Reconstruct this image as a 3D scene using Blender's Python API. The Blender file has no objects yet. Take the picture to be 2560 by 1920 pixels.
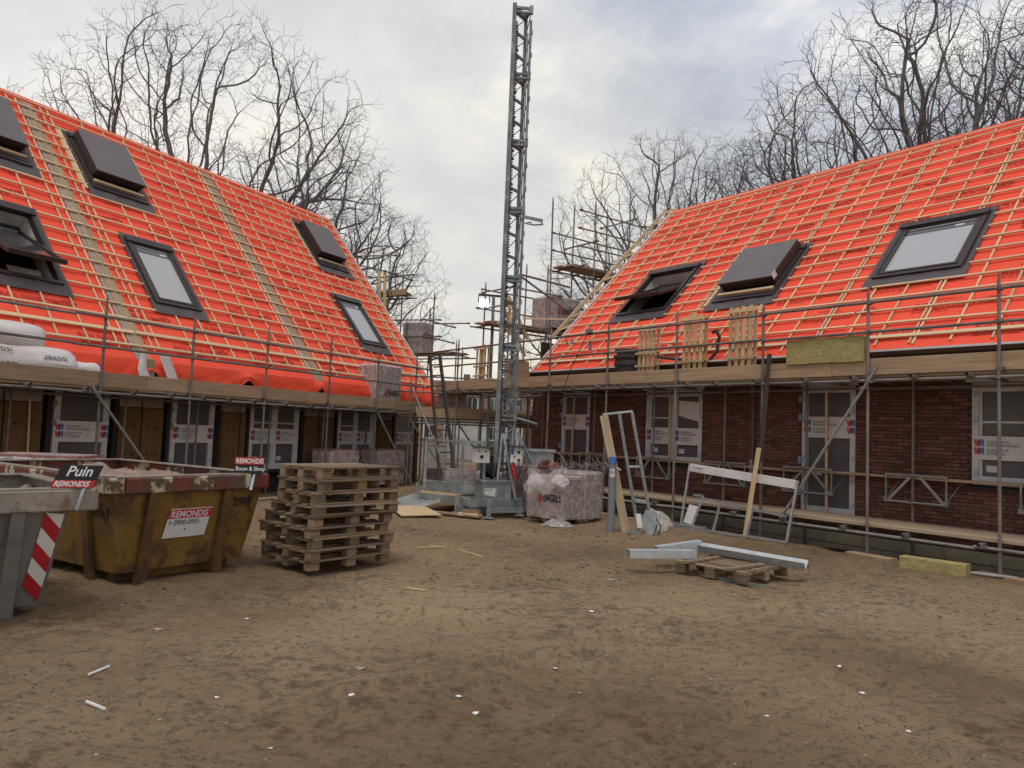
import bpy, bmesh, math, random
from mathutils import Vector, Matrix, noise
from math import sin, cos, pi, radians as rad
random.seed(7)
sc = bpy.context.scene
C = sc.collection
# ---------------------------------------------------------------- camera
cam_d = bpy.data.cameras.new('camera'); cam = bpy.data.objects.new('camera', cam_d); C.objects.link(cam)
cam_d.sensor_width = 36; cam_d.lens = 26.44; cam_d.clip_end = 3000; cam_d.clip_start = .05
_p, _r = rad(3.65), rad(2.35)
_fw = Vector((0, cos(_p), sin(_p))); _up = Vector((0, -sin(_p), cos(_p))); _rt = Vector((1, 0, 0))
_R = _rt*cos(_r)+_up*sin(_r); _U = _up*cos(_r)-_rt*sin(_r)
cam.matrix_world = Matrix(((_R.x, _U.x, -_fw.x, 0), (_R.y, _U.y, -_fw.y, 0), (_R.z, _U.z, -_fw.z, 1.7), (0, 0, 0, 1)))
sc.camera = cam
# ---------------------------------------------------------------- sky, sun, exposure
SUN_EL, SUN_AZ = 68, 195        # azimuth clockwise from +Y
w = bpy.data.worlds.new('World'); sc.world = w; w.use_nodes = True
nt = w.node_tree; nt.nodes.clear()
def N(t, ty, **k):
    n = t.nodes.new(ty)
    for a, b in k.items(): setattr(n, a, b)
    return n
def _math(t, op, a, b=None, c=None, clamp=False):
    n = N(t, 'ShaderNodeMath', operation=op, use_clamp=clamp)
    for i, v in enumerate((a, b, c)):
        if v is None: continue
        if isinstance(v, (int, float)): n.inputs[i].default_value = v
        else: t.links.new(v, n.inputs[i])
    return n.outputs[0]
def _mix(t, f, a, b, bt='MIX'):
    n = N(t, 'ShaderNodeMix', data_type='RGBA', blend_type=bt)
    for i, v in ((0, f), (6, a), (7, b)):
        if isinstance(v, (int, float)): n.inputs[i].default_value = v
        elif isinstance(v, tuple): n.inputs[i].default_value = (*v[:3], 1)
        else: t.links.new(v, n.inputs[i])
    return n.outputs[2]
def _ramp(t, f, stops):
    n = N(t, 'ShaderNodeValToRGB'); el = n.color_ramp.elements
    while len(el) < len(stops): el.new(.5)
    for e, (p, c) in zip(el, stops): e.position = p; e.color = (*c[:3], 1) if isinstance(c, tuple) else (c, c, c, 1)
    t.links.new(f, n.inputs[0]); return n.outputs[0]
sky = N(nt, 'ShaderNodeTexSky', sky_type='NISHITA', sun_disc=False, sun_elevation=rad(SUN_EL), sun_rotation=rad(SUN_AZ), altitude=10, air_density=1.2, dust_density=3)
skys = N(nt, 'ShaderNodeVectorMath', operation='SCALE'); skys.inputs[3].default_value = .10; nt.links.new(sky.outputs[0], skys.inputs[0])
tc = N(nt, 'ShaderNodeTexCoord'); sx = N(nt, 'ShaderNodeSeparateXYZ'); nt.links.new(tc.outputs['Generated'], sx.inputs[0])
zz = _math(nt, 'ADD', _math(nt, 'MAXIMUM', sx.outputs[2], 0.0), .22)
cb = N(nt, 'ShaderNodeCombineXYZ'); nt.links.new(_math(nt, 'DIVIDE', sx.outputs[0], zz), cb.inputs[0]); nt.links.new(_math(nt, 'DIVIDE', sx.outputs[1], zz), cb.inputs[1])
def wnoise(scale, det, rough, off, dist=.0):
    mp = N(nt, 'ShaderNodeMapping'); mp.inputs['Location'].default_value = off; nt.links.new(cb.outputs[0], mp.inputs[0])
    n = N(nt, 'ShaderNodeTexNoise'); n.inputs['Scale'].default_value = scale; n.inputs['Detail'].default_value = det; n.inputs['Roughness'].default_value = rough; n.inputs['Distortion'].default_value = dist
    nt.links.new(mp.outputs[0], n.inputs[0]); return n.outputs[0]
n1 = wnoise(.9, 8, .55, (3.1, 1.7, 0), .2); n2 = wnoise(2.6, 9, .60, (1.2, 5.2, 3), .2)
nn = _math(nt, 'ADD', _math(nt, 'MULTIPLY', n1, .55), _math(nt, 'MULTIPLY', n2, .45))
cloud = _ramp(nt, nn, [(.41, (.40, .455, .555)), (.47, (.52, .57, .66)), (.53, (.68, .71, .77)), (.59, (.98, .96, .93))])
hz = _ramp(nt, sx.outputs[2], [(0.0, 1.0), (.10, .80), (.26, .26), (.5, 0.0)])
warm = _ramp(nt, nn, [(.40, (.78, .75, .70)), (.5, (.93, .87, .75)), (.58, (1.14, 1.02, .78))])
cl = _mix(nt, _math(nt, 'MULTIPLY', hz, .85), cloud, warm)
def glow(d, lo, hi):
    v = Vector(d).normalized(); dp = N(nt, 'ShaderNodeVectorMath', operation='DOT_PRODUCT'); dp.inputs[1].default_value = v; nt.links.new(tc.outputs['Generated'], dp.inputs[0]); return _ramp(nt, dp.outputs['Value'], [(lo, 0.0), (hi, 1.0)])
cl = _mix(nt, _math(nt, 'MULTIPLY', glow((-.06, 1, .10), .86, 1.0), .60), cl, warm)      # thin cloud where the low sun sits
cl = _mix(nt, _math(nt, 'MULTIPLY', glow((-.62, 1, .42), .80, 1.0), .55), cl, (1.0, .95, .87))
fin = _mix(nt, .90, skys.outputs[0], cl)
bg = N(nt, 'ShaderNodeBackground'); bg.inputs[1].default_value = 1.04; nt.links.new(fin, bg.inputs[0])
wo = N(nt, 'ShaderNodeOutputWorld'); nt.links.new(bg.outputs[0], wo.inputs[0])
sun_d = bpy.data.lights.new('sun', 'SUN'); sun_d.energy = 1.3; sun_d.angle = rad(25); sun_d.color = (1, .95, .87)
sun = bpy.data.objects.new('sun', sun_d); C.objects.link(sun)
_sd = Vector((sin(rad(SUN_AZ))*cos(rad(SUN_EL)), cos(rad(SUN_AZ))*cos(rad(SUN_EL)), sin(rad(SUN_EL))))
sun.rotation_euler = _sd.to_track_quat('Z', 'Y').to_euler(); sun.location = _sd*60
vs = sc.view_settings; vs.view_transform = 'Standard'; vs.look = 'None'; vs.exposure = 0.0; vs.gamma = 1; vs.use_curve_mapping = False
# ---------------------------------------------------------------- materials
M = {}
def principled(name):
    m = bpy.data.materials.new(name); m.use_nodes = True; t = m.node_tree; M[name] = m
    return m, t, t.nodes['Principled BSDF']
def coords(t, stretch=(1, 1, 1), kind='Object'):
    tcn = N(t, 'ShaderNodeTexCoord'); oi = N(t, 'ShaderNodeObjectInfo')
    mp = N(t, 'ShaderNodeMapping'); mp.inputs['Scale'].default_value = stretch
    t.links.new(tcn.outputs[kind], mp.inputs[0])
    if kind == 'Object':
        r = _math(t, 'MULTIPLY', oi.outputs['Random'], 31.7); cx = N(t, 'ShaderNodeCombineXYZ')
        for i in range(3): t.links.new(r, cx.inputs[i])
        t.links.new(cx.outputs[0], mp.inputs['Location'])
    return mp.outputs[0], oi.outputs['Random']
def tnoise(t, vec, scale, det=5, rough=.55, dist=0):
    n = N(t, 'ShaderNodeTexNoise'); n.inputs['Scale'].default_value = scale; n.inputs['Detail'].default_value = det
    n.inputs['Roughness'].default_value = rough; n.inputs['Distortion'].default_value = dist
    t.links.new(vec, n.inputs[0]); return n.outputs[0]
def bump(t, b, h, strength, dist=.01):
    n = N(t, 'ShaderNodeBump'); n.inputs['Strength'].default_value = strength; n.inputs['Distance'].default_value = dist
    t.links.new(h, n.inputs['Height']); t.links.new(n.outputs[0], b.inputs['Normal'])
def vary(t, col, rnd, amt):
    h = N(t, 'ShaderNodeHueSaturation'); t.links.new(col, h.inputs['Color'])
    t.links.new(_math(t, 'ADD', _math(t, 'MULTIPLY', rnd, 2*amt), 1-amt), h.inputs['Value']); return h.outputs[0]
def mat(name, c1, c2=None, scale=6, rough=.7, metal=0, bmp=0, bscale=30, stretch=(1, 1, 1), rnd=0, lo=.35, hi=.65, det=6, spec=.4, bdist=.01, kind='Object', c3=None, s3=1.3, lo3=.5, hi3=.62, island=False):
    m, t, b = principled(name)
    vec, r = coords(t, stretch, kind)
    if island:
        g = N(t, 'ShaderNodeNewGeometry'); r = _math(t, 'FRACT', _math(t, 'ADD', g.outputs['Random Per Island'], r))
        ad = N(t, 'ShaderNodeVectorMath', operation='ADD'); cx = N(t, 'ShaderNodeCombineXYZ'); t.links.new(_math(t, 'MULTIPLY', r, 19.3), cx.inputs[2]); t.links.new(vec, ad.inputs[0]); t.links.new(cx.outputs[0], ad.inputs[1]); vec = ad.outputs[0]
    c2 = c2 or tuple(x*.75 for x in c1)
    col = _ramp(t, tnoise(t, vec, scale, det), [(lo, c1), (hi, c2)])
    if c3: col = _mix(t, _ramp(t, tnoise(t, vec, s3, 7, .65, .4), [(lo3, 0.0), (hi3, 1.0)]), col, c3)
    if rnd: col = vary(t, col, r, rnd)
    t.links.new(col, b.inputs['Base Color'])
    b.inputs['Roughness'].default_value = rough; b.inputs['Metallic'].default_value = metal; b.inputs['Specular IOR Level'].default_value = spec
    if bmp: bump(t, b, tnoise(t, vec, bscale, 6, .6), bmp, bdist)
    return m
mat('batten', (.70, .53, .33), (.58, .41, .24), 3, .75, stretch=(.6, 12, 12), rnd=.13, bmp=.2, bscale=12)
mat('pale_wood', (.66, .49, .29), (.53, .38, .21), 3, .8, stretch=(.6, 10, 10), rnd=.18, bmp=.25, bscale=10, c3=(.33, .26, .18), lo3=.58, hi3=.75)
mat('plank', (.42, .29, .18), (.30, .20, .12), 2.2, .85, stretch=(.5, 9, 9), rnd=.15, bmp=.3, bscale=9, c3=(.22, .16, .11), s3=2.2, lo3=.55, hi3=.75)
mat('deck', (.45, .34, .22), (.32, .24, .16), 2.2, .85, stretch=(.5, 9, 9), rnd=.15, bmp=.3, bscale=9, c3=(.5, .42, .32), s3=3, lo3=.55, hi3=.75)
mat('pallet_wood', (.29, .19, .105), (.18, .118, .066), 2.5, .85, stretch=(.6, 9, 9), rnd=.38, bmp=.35, bscale=9, c3=(.17, .145, .118), s3=1.6, lo3=.46, hi3=.64)
mat('party_board', (.40, .29, .18), (.30, .21, .13), 2, .85, stretch=(9, .5, 9), rnd=.1, bmp=.2, bscale=9)
mat('galv', (.40, .43, .45), (.30, .33, .35), 7, .42, .55, bmp=.05, rnd=.1, c3=(.5, .53, .55), s3=14)
mat('tube', (.235, .215, .20), (.155, .14, .13), 5, .5, .35, bmp=.1, bscale=60, rnd=.22, c3=(.20, .12, .075), s3=3.5, lo3=.55, hi3=.72)
mat('tube_clean', (.36, .37, .36), (.25, .255, .25), 5, .45, .4, bmp=.05, rnd=.2, c3=(.20, .14, .10), s3=3, lo3=.6, hi3=.75)
mat('coupler', (.22, .20, .18), (.13, .115, .10), 20, .6, .4, bmp=.1, rnd=.3)
mat('green_grey', (.22, .29, .26), (.16, .2, .18), 9, .55, .2, rnd=.15)
mat('hoist_grey', (.27, .295, .295), (.19, .21, .21), 4, .5, .25, bmp=.06, rnd=.1, c3=(.36, .38, .37), s3=3)
mat('mast_grey', (.19, .21, .215), (.13, .145, .15), 4, .5, .3, bmp=.06, rnd=.08, c3=(.28, .31, .32), s3=3)
mat('dark_steel', (.06, .06, .065), (.035, .035, .04), 8, .5, .4)
mat('skylight_frame', (.058, .040, .037), (.042, .029, .027), 8, .42, .15)
mat('flashing', (.108, .090, .090), (.085, .071, .071), 5, .5, .2, bmp=.04)
mat('cover_grey', (.155, .142, .146), (.135, .124, .128), 3, .75)
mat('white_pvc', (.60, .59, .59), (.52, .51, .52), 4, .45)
mat('film_white', (.72, .70, .68), (.62, .60, .58), 3, .5, bmp=.1, bscale=8)
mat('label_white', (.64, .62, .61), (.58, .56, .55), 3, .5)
mat('screen', (.115, .105, .112), (.09, .083, .09), 3, .32)
mat('black', (.02, .02, .022), (.014, .014, .016), 6, .6)
mat('black_plastic', (.04, .038, .037), (.07, .065, .06), 9, .6, bmp=.1)
mat('print_dark', (.46, .040, .022), (.38, .033, .018), 20, .8)
mat('print_grey', (.10, .10, .11), None, 5, .7)
mat('red', (.50, .025, .03), (.42, .02, .025), 6, .45)
mat('blue', (.06, .16, .42), (.05, .13, .36), 6, .45)
mat('wn_red', (.60, .05, .06), None, 6, .5); mat('wn_blue', (.10, .19, .42), None, 6, .5); mat('wn_navy', (.05, .06, .16), None, 6, .5)
mat('white', (.78, .78, .78), (.7, .7, .7), 8, .5)
mat('ins_board', (.155, .085, .032), (.12, .065, .024), 2.5, .9, bmp=.3, bscale=60, rnd=.1)
mat('sheathing', (.30, .25, .22), (.23, .19, .17), 2, .8, rnd=.1)
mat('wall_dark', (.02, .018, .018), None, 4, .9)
mat('mortar', (.055, .035, .03), (.04, .026, .022), 30, .95, bmp=.4, bscale=80)
mat('brick', (.175, .074, .050), (.12, .050, .036), 9, .85, stretch=(1, 1, 1), rnd=.34, bmp=.5, bscale=45, island=True, c3=(.09, .05, .045), s3=2.6, lo3=.56, hi3=.7)
mat('pack_brick', (.34, .16, .125), (.25, .11, .09), 9, .85, rnd=.25, bmp=.3, bscale=45, island=True)
mat('far_brick', (.23, .15, .11), (.18, .11, .08), 3, .9)
mat('block', (.52, .47, .38), (.43, .39, .31), 5, .9, bmp=.3, bscale=40, rnd=.08)
mat('yellow_paint', (.225, .122, .024), (.17, .092, .02), 3, .5, .05, bmp=.12, bscale=25, c3=(.085, .045, .024), s3=3.2, lo3=.50, hi3=.62)
mat('grey_paint', (.235, .235, .235), (.19, .19, .19), 2.5, .5, .1, bmp=.1, bscale=25, c3=(.15, .105, .075), s3=3.0, lo3=.53, hi3=.66)
mat('rim_red', (.20, .045, .035), (.15, .035, .03), 6, .65, .05, bmp=.2, bscale=20, c3=(.085, .05, .035), s3=5, lo3=.46, hi3=.58)
mat('rim_white', (.50, .43, .29), (.40, .33, .22), 6, .65, .05, bmp=.2, bscale=20, c3=(.10, .06, .04), s3=7, lo3=.44, hi3=.51)
mat('rim_grey', (.30, .27, .23), (.22, .19, .16), 5, .6, .1, bmp=.2, bscale=20, c3=(.16, .10, .06), s3=4, lo3=.55, hi3=.66)
mat('rubble', (.34, .24, .18), (.20, .14, .11), 6, .95, bmp=.6, bscale=15)
mat('plywood', (.62, .46, .27), (.52, .37, .2), 2.5, .75, stretch=(1, 7, 1), bmp=.1, rnd=.08)
mat('rockwool', (.42, .345, .15), (.29, .24, .10), 9, .95, stretch=(1, 3, 3), bmp=.8, bscale=25, bdist=.02, c3=(.44, .36, .14), s3=5)
mat('bark', (.15, .138, .13), (.09, .083, .078), 5, .9, bmp=.4, bscale=20)
mat('twig', (.15, .145, .145), (.11, .105, .105), 5, .9)
mat('stone', (.34, .29, .23), (.22, .18, .14), 5, .9, rnd=.4, island=True, bmp=.3)
mat('stick', (.62, .50, .34), (.44, .34, .22), 5, .85, rnd=.3, stretch=(1, 8, 8))
mat('gutter', (.10, .055, .045), (.08, .045, .038), 4, .45, .1)
mat('zinc', (.50, .52, .53), (.40, .42, .43), 9, .5, .2, bmp=.04)
mat('pipe_grey', (.20, .225, .24), (.17, .19, .205), 5, .5)
mat('grass', (.05, .085, .025), (.08, .09, .03), 5, .9, rnd=.3)
mat('door_int', (.55, .52, .50), None, 3, .6)
mat('leaf', (.03, .05, .022), (.045, .07, .03), 5, .8, rnd=.3)
# roof membrane
m, t, b = principled('membrane'); vec, r = coords(t)
col = _ramp(t, tnoise(t, vec, .9, 4), [(.35, (.89, .098, .046)), (.65, (.85, .086, .040))]); t.links.new(col, b.inputs['Base Color'])
b.inputs['Roughness'].default_value = .62; b.inputs['Specular IOR Level'].default_value = .25
wv, _ = coords(t, (1.0, 4.0, 1)); hgt = _math(t, 'ADD', tnoise(t, wv, 2.2, 5, .5, .5), _math(t, 'MULTIPLY', tnoise(t, vec, 60, 3), .08)); bump(t, b, hgt, .20, .03)
# glass
def glass(name, col, rough, spec):
    m, t, b = principled(name); vec, r = coords(t)
    b.inputs['Base Color'].default_value = (*col, 1); b.inputs['Roughness'].default_value = rough; b.inputs['Specular IOR Level'].default_value = spec
    b.inputs['Coat Weight'].default_value = .6; b.inputs['Coat Roughness'].default_value = .05
    bump(t, b, tnoise(t, vec, 2.5, 2), .03)
glass('pane_blind', (.40, .39, .40), .25, .6)
glass('pane_dark', (.055, .05, .055), .12, .6)
glass('pane_far', (.04, .045, .05), .1, .8)
# clear-ish wrapping film
m, t, b = principled('wrap'); vec, r = coords(t)
b.inputs['Base Color'].default_value = (.66, .61, .59, 1); b.inputs['Roughness'].default_value = .3
wr, _ = coords(t, (1.0, 1.0, .8)); h = tnoise(t, wr, 3.2, 6, .55, 1.0); h2 = tnoise(t, wr, 9.0, 4, .5, .6); bump(t, b, _math(t, 'ADD', h, _math(t, 'MULTIPLY', h2, .4)), .8, .05)
rid = _math(t, 'MAXIMUM', _ramp(t, _math(t, 'ABSOLUTE', _math(t, 'SUBTRACT', h, .5)), [(0.0, 1.0), (.022, 0.0)]), _math(t, 'MULTIPLY', _ramp(t, _math(t, 'ABSOLUTE', _math(t, 'SUBTRACT', h2, .5)), [(0.0, 1.0), (.03, 0.0)]), .5))
tr = N(t, 'ShaderNodeBsdfTransparent'); mx = N(t, 'ShaderNodeMixShader')
t.links.new(_math(t, 'ADD', _ramp(t, h2, [(.35, .30), (.65, .50)]), _math(t, 'MULTIPLY', rid, .42), clamp=True), mx.inputs[0]); t.links.new(tr.outputs[0], mx.inputs[1]); t.links.new(b.outputs[0], mx.inputs[2])
t.links.new(mx.outputs[0], t.nodes['Material Output'].inputs[0])
m, t, b = principled('bag'); vec, r = coords(t); b.inputs['Base Color'].default_value = (.68, .65, .63, 1); b.inputs['Roughness'].default_value = .35
b.inputs['Subsurface Weight'].default_value = .0
bump(t, b, tnoise(t, vec, 7, 6, .6, 1.2), .5, .03); 
col = _ramp(t, tnoise(t, vec, 2.4, 4), [(.42, (.70, .67, .65)), (.62, (.62, .53, .50))]); t.links.new(col, b.inputs['Base Color'])
# lamp glow
m, t, b = principled('lamp_glow'); b.inputs['Emission Color'].default_value = (.85, .93, 1, 1); b.inputs['Emission Strength'].default_value = 14; b.inputs['Base Color'].default_value = (.9, .9, .9, 1)
# mesh screen of the hoist gate
m, t, b = principled('wire_mesh'); vec, r = coords(t)
b.inputs['Base Color'].default_value = (.16, .17, .17, 1); b.inputs['Metallic'].default_value = .3
ck = N(t, 'ShaderNodeTexChecker'); ck.inputs['Scale'].default_value = 160; t.links.new(vec, ck.inputs[0])
tr = N(t, 'ShaderNodeBsdfTransparent'); mx = N(t, 'ShaderNodeMixShader'); t.links.new(_math(t, 'MULTIPLY', _math(t, 'ADD', ck.outputs[1], .15), .4), mx.inputs[0])
t.links.new(tr.outputs[0], mx.inputs[1]); t.links.new(b.outputs[0], mx.inputs[2]); t.links.new(mx.outputs[0], t.nodes['Material Output'].inputs[0])
# soil
m, t, b = principled('soil'); vec, _ = coords(t, (1, 1, 1), 'Object')
big = tnoise(t, vec, .22, 6, .55, .4); med = tnoise(t, vec, 1.6, 9, .65, .3); fine = tnoise(t, vec, 14, 9, .72); grit = tnoise(t, vec, 60, 6, .75)
pat = tnoise(t, vec, .75, 8, .66, .2); md2 = tnoise(t, vec, 6.5, 9, .74, .1); fv, _ = coords(t, (1.0, 1.9, 1), 'Object'); flk = tnoise(t, fv, 26, 8, .72)
col = _ramp(t, big, [(.36, (.225, .151, .086)), (.48, (.30, .206, .119)), (.58, (.36, .254, .153)), (.66, (.41, .294, .182))])
dk = _math(t, 'MULTIPLY', _ramp(t, pat, [(.40, 1.0), (.50, .40), (.60, .12)]), _ramp(t, md2, [(.42, 1.0), (.52, 0.0)]))
col = _mix(t, _math(t, 'MULTIPLY', dk, .70), col, (.10, .068, .041))
col = _mix(t, _ramp(t, med, [(.56, 0.0), (.72, .45)]), col, (.37, .275, .18))
col = _mix(t, _ramp(t, fine, [(.37, .75), (.48, 0.0)]), col, (.115, .077, .046))
col = _mix(t, _math(t, 'MULTIPLY', _ramp(t, flk, [(.34, 1.0), (.42, 0.0)]), _ramp(t, pat, [(.45, .95), (.62, .35)])), col, (.07, .047, .029))
col = _mix(t, _ramp(t, grit, [(.63, 0.0), (.74, .6)]), col, (.46, .38, .29))
t.links.new(col, b.inputs['Base Color']); b.inputs['Roughness'].default_value = .95; b.inputs['Specular IOR Level'].default_value = .15
hh = _math(t, 'ADD', _math(t, 'ADD', _math(t, 'MULTIPLY', med, .8), _math(t, 'ADD', _math(t, 'MULTIPLY', md2, .9), _math(t, 'MULTIPLY', flk, .5))), _math(t, 'ADD', _math(t, 'MULTIPLY', fine, .55), _math(t, 'MULTIPLY', grit, .22))); bump(t, b, hh, 1.0, .045)
# ---------------------------------------------------------------- builders
Z = Vector((0, 0, 1))
class MB:
    def __init__(s): s.v = []; s.f = []; s.m = []
    def add(s, vs, fs, mi=0, T=None):
        o = len(s.v); s.v += [tuple(T @ Vector(p)) for p in vs] if T else [tuple(p) for p in vs]
        s.f += [tuple(i+o for i in q) for q in fs]; s.m += [mi]*len(fs); return s
    def box(s, c, d, mi=0, T=None):
        x, y, z = d[0]/2, d[1]/2, d[2]/2
        vs = [(c[0]+a*x, c[1]+b_*y, c[2]+e*z) for a, b_, e in ((-1, -1, -1), (1, -1, -1), (1, 1, -1), (-1, 1, -1), (-1, -1, 1), (1, -1, 1), (1, 1, 1), (-1, 1, 1))]
        return s.add(vs, [(0, 3, 2, 1), (4, 5, 6, 7), (0, 1, 5, 4), (1, 2, 6, 5), (2, 3, 7, 6), (3, 0, 4, 7)], mi, T)
    def beam(s, p, q, w_, h_, mi=0, up=Z):
        T, L = axis(p, q, up); return s.box((L/2, 0, 0), (L, w_, h_), mi, T)
    def tube(s, p, q, r, n=8, r2=None, mi=0, cap=True):
        T, L = axis(p, q); r2 = r if r2 is None else r2
        vs = [(0, r*cos(2*pi*i/n), r*sin(2*pi*i/n)) for i in range(n)]+[(L, r2*cos(2*pi*i/n), r2*sin(2*pi*i/n)) for i in range(n)]
        fs = [(i, (i+1) % n, n+(i+1) % n, n+i) for i in range(n)]
        if cap: fs += [tuple(range(n))[::-1], tuple(range(n, 2*n))]
        return s.add(vs, fs, mi, T)
    def path(s, pts, r, n=6, mi=0):
        for a, b_ in zip(pts, pts[1:]): s.tube(a, b_, r, n, mi=mi)
        return s
    def lathe(s, prof, n=16, mi=0, T=None):
        vs = [(r*cos(2*pi*i/n), r*sin(2*pi*i/n), z) for r, z in prof for i in range(n)]; fs = []
        for k in range(len(prof)-1):
            fs += [(k*n+i, k*n+(i+1) % n, (k+1)*n+(i+1) % n, (k+1)*n+i) for i in range(n)]
        return s.add(vs, fs, mi, T)
    def grid(s, fn, nu, nv, mi=0, T=None):
        vs = [fn(i/nu, j/nv) for j in range(nv+1) for i in range(nu+1)]
        fs = [(j*(nu+1)+i, j*(nu+1)+i+1, (j+1)*(nu+1)+i+1, (j+1)*(nu+1)+i) for j in range(nv) for i in range(nu)]
        return s.add(vs, fs, mi, T)
    def poly(s, pts, mi=0, T=None): return s.add(pts, [tuple(range(len(pts)))], mi, T)
    def extr(s, pts, d, mi=0, T=None):      # polygon extruded by vector d
        n = len(pts); d = Vector(d); vs = [tuple(p) for p in pts]+[tuple(Vector(p)+d) for p in pts]
        return s.add(vs, [tuple(range(n))[::-1], tuple(range(n, 2*n))]+[(i, (i+1) % n, n+(i+1) % n, n+i) for i in range(n)], mi, T)
    def mesh(s, name, mats, smooth=False):
        me = bpy.data.meshes.new(name); me.from_pydata(s.v, [], s.f)
        for k in mats: me.materials.append(M[k])
        if len(mats) > 1: me.polygons.foreach_set('material_index', s.m)
        if smooth: me.polygons.foreach_set('use_smooth', [True]*len(s.f))
        me.update(); return me
def axis(p, q, up=Z):
    p = Vector(p); d = Vector(q)-p; L = d.length; x = d.normalized()
    up = Vector(up)
    if abs(x.dot(up)) > .98: up = Vector((0, 1, 0)) if abs(x.y) < .9 else Vector((1, 0, 0))
    y = up.cross(x).normalized(); z = x.cross(y)
    return Matrix(((x.x, y.x, z.x, p.x), (x.y, y.y, z.y, p.y), (x.z, y.z, z.z, p.z), (0, 0, 0, 1))), L
def link(name, me, parent=None, T=None):
    o = bpy.data.objects.new(name, me); C.objects.link(o); o.parent = parent
    if T is not None: o.matrix_local = T
    return o
def part(name, mb, mats, parent=None, T=None, smooth=False, label=None):
    if isinstance(mats, str): mats = [mats]
    o = link(name, mb.mesh(name, mats, smooth), parent, T)
    if smooth: sharp(o.data)
    if label: o['label'] = label
    return o
def sharp(me, ang=35):
    try: me.set_sharp_from_angle(angle=rad(ang))
    except Exception: pass
_cache = {}
def box_mesh(d, mt, bev=.0):
    k = (round(d[0], 3), round(d[1], 3), round(d[2], 3), mt, bev)
    if k not in _cache:
        mb = MB()
        if bev:
            x, y, z = d[0]/2, d[1]/2, d[2]/2; e = min(bev, y*.45, z*.45)
            prof = [(-y+e, -z), (y-e, -z), (y, -z+e), (y, z-e), (y-e, z), (-y+e, z), (-y, z-e), (-y, -z+e)]
            mb.extr([(-x, a, b_) for a, b_ in prof], (2*x, 0, 0))
        else: mb.box((0, 0, 0), d)
        _cache[k] = mb.mesh('piece', [mt])
    return _cache[k]
def block(name, c, d, mt, parent, R=None, bev=0):
    T = Matrix.Translation(c)
    if R: T = T @ R
    return link(name, box_mesh(d, mt, bev), parent, T)
def bar(name, p, q, w_, h_, mt, parent, up=Z, bev=0):      # x axis along the bar
    T, L = axis(p, q, up); return link(name, box_mesh((L, w_, h_), mt, bev), parent, T @ Matrix.Translation((L/2, 0, 0)))
def pipe(name, p, q, r, mt, parent, n=10):
    T, L = axis(p, q); k = ('pipe', round(L, 3), r, mt, n)
    if k not in _cache:
        me = MB().tube((0, 0, 0), (L, 0, 0), r, n).mesh('pipe', [mt], True); sharp(me); _cache[k] = me
    return link(name, _cache[k], parent, T)
_labels = {}
def tag(o, label, cat, group=None, kind=None):
    o['label'] = label; o['category'] = cat
    if group: o['group'] = group
    if kind: o['kind'] = kind
    _labels.setdefault(label, []).append(o); return o
def thing(name, label, cat, loc=(0, 0, 0), rz=0, group=None, rot=None):
    o = bpy.data.objects.new(name, None); o.empty_display_size = .2; C.objects.link(o); o.location = loc
    o.rotation_euler = rot if rot else (0, 0, rz)
    return tag(o, label, cat, group)
def struct(o): o['kind'] = 'structure'; return o
def stuff(o): o['kind'] = 'stuff'; return o
# lettering: flat meshes from the built-in font, made before the scene fills up
_txt = {}
def text(s, h=1.0, bold=.0, shear=0, width=1.0, align='LEFT', key=None):
    k = (s, h, bold, shear, width, align)
    if k not in _txt:
        cu = bpy.data.curves.new('t', 'FONT'); cu.body = s; cu.size = h*1.38; cu.offset = bold*h; cu.shear = shear; cu.align_x = align; cu.resolution_u = 2; cu.fill_mode = 'BOTH'
        o = bpy.data.objects.new('t', cu); C.objects.link(o); dg = bpy.context.evaluated_depsgraph_get()
        me = bpy.data.meshes.new_from_object(o.evaluated_get(dg))
        vs_ = [(v.co.x*width, v.co.y, 0) for v in me.vertices]; fs_ = [tuple(p.vertices) for p in me.polygons]
        bpy.data.objects.remove(o); bpy.data.curves.remove(cu); bpy.data.meshes.remove(me); _txt[k] = (vs_, fs_)
    return _txt[k]
def put(mb, tx, x=0, y=0, z=0, mi=0, T=None): return mb.add([(a+x, b_+y, z) for a, b_, _ in tx[0]], tx[1], mi, T)
for a in (('BOUWKOMEET', .13, .004, 0, 1.12), ('REMONDIS', 1, .03, .15, .8), ('REMONDIS', 1, .03, 0, .8)): text(*a)
FRONT = Matrix.Rotation(pi/2, 4, 'X')      # text plane xy -> xz facing -y
def TR(x, y, z): return Matrix.Translation((x, y, z))
def RX(a): return Matrix.Rotation(rad(a), 4, 'X')
def RY(a): return Matrix.Rotation(rad(a), 4, 'Y')
def RZ(a): return Matrix.Rotation(rad(a), 4, 'Z')
mat('clod', (.12, .081, .049), (.165, .112, .07), 9, .95, bmp=.5, rnd=.3, island=True)
mat('roof_tile', (.13, .115, .11), (.10, .09, .085), 6, .8)
mat('far_wall', (.27, .20, .16), (.22, .16, .125), 2, .9)
mat('dark_wood', (.075, .055, .045), (.05, .036, .03), 4, .8, stretch=(.6, 8, 8))
mat('lead_grey', (.36, .34, .31), (.28, .265, .24), 5, .7)
mat('rib_yellow', (.15, .08, .022), (.11, .06, .02), 4, .6, .05, bmp=.15, bscale=25, c3=(.075, .04, .022), s3=3, lo3=.48, hi3=.6)
mat('pale_blue', (.22, .30, .42), (.18, .25, .36), 5, .5)
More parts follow.
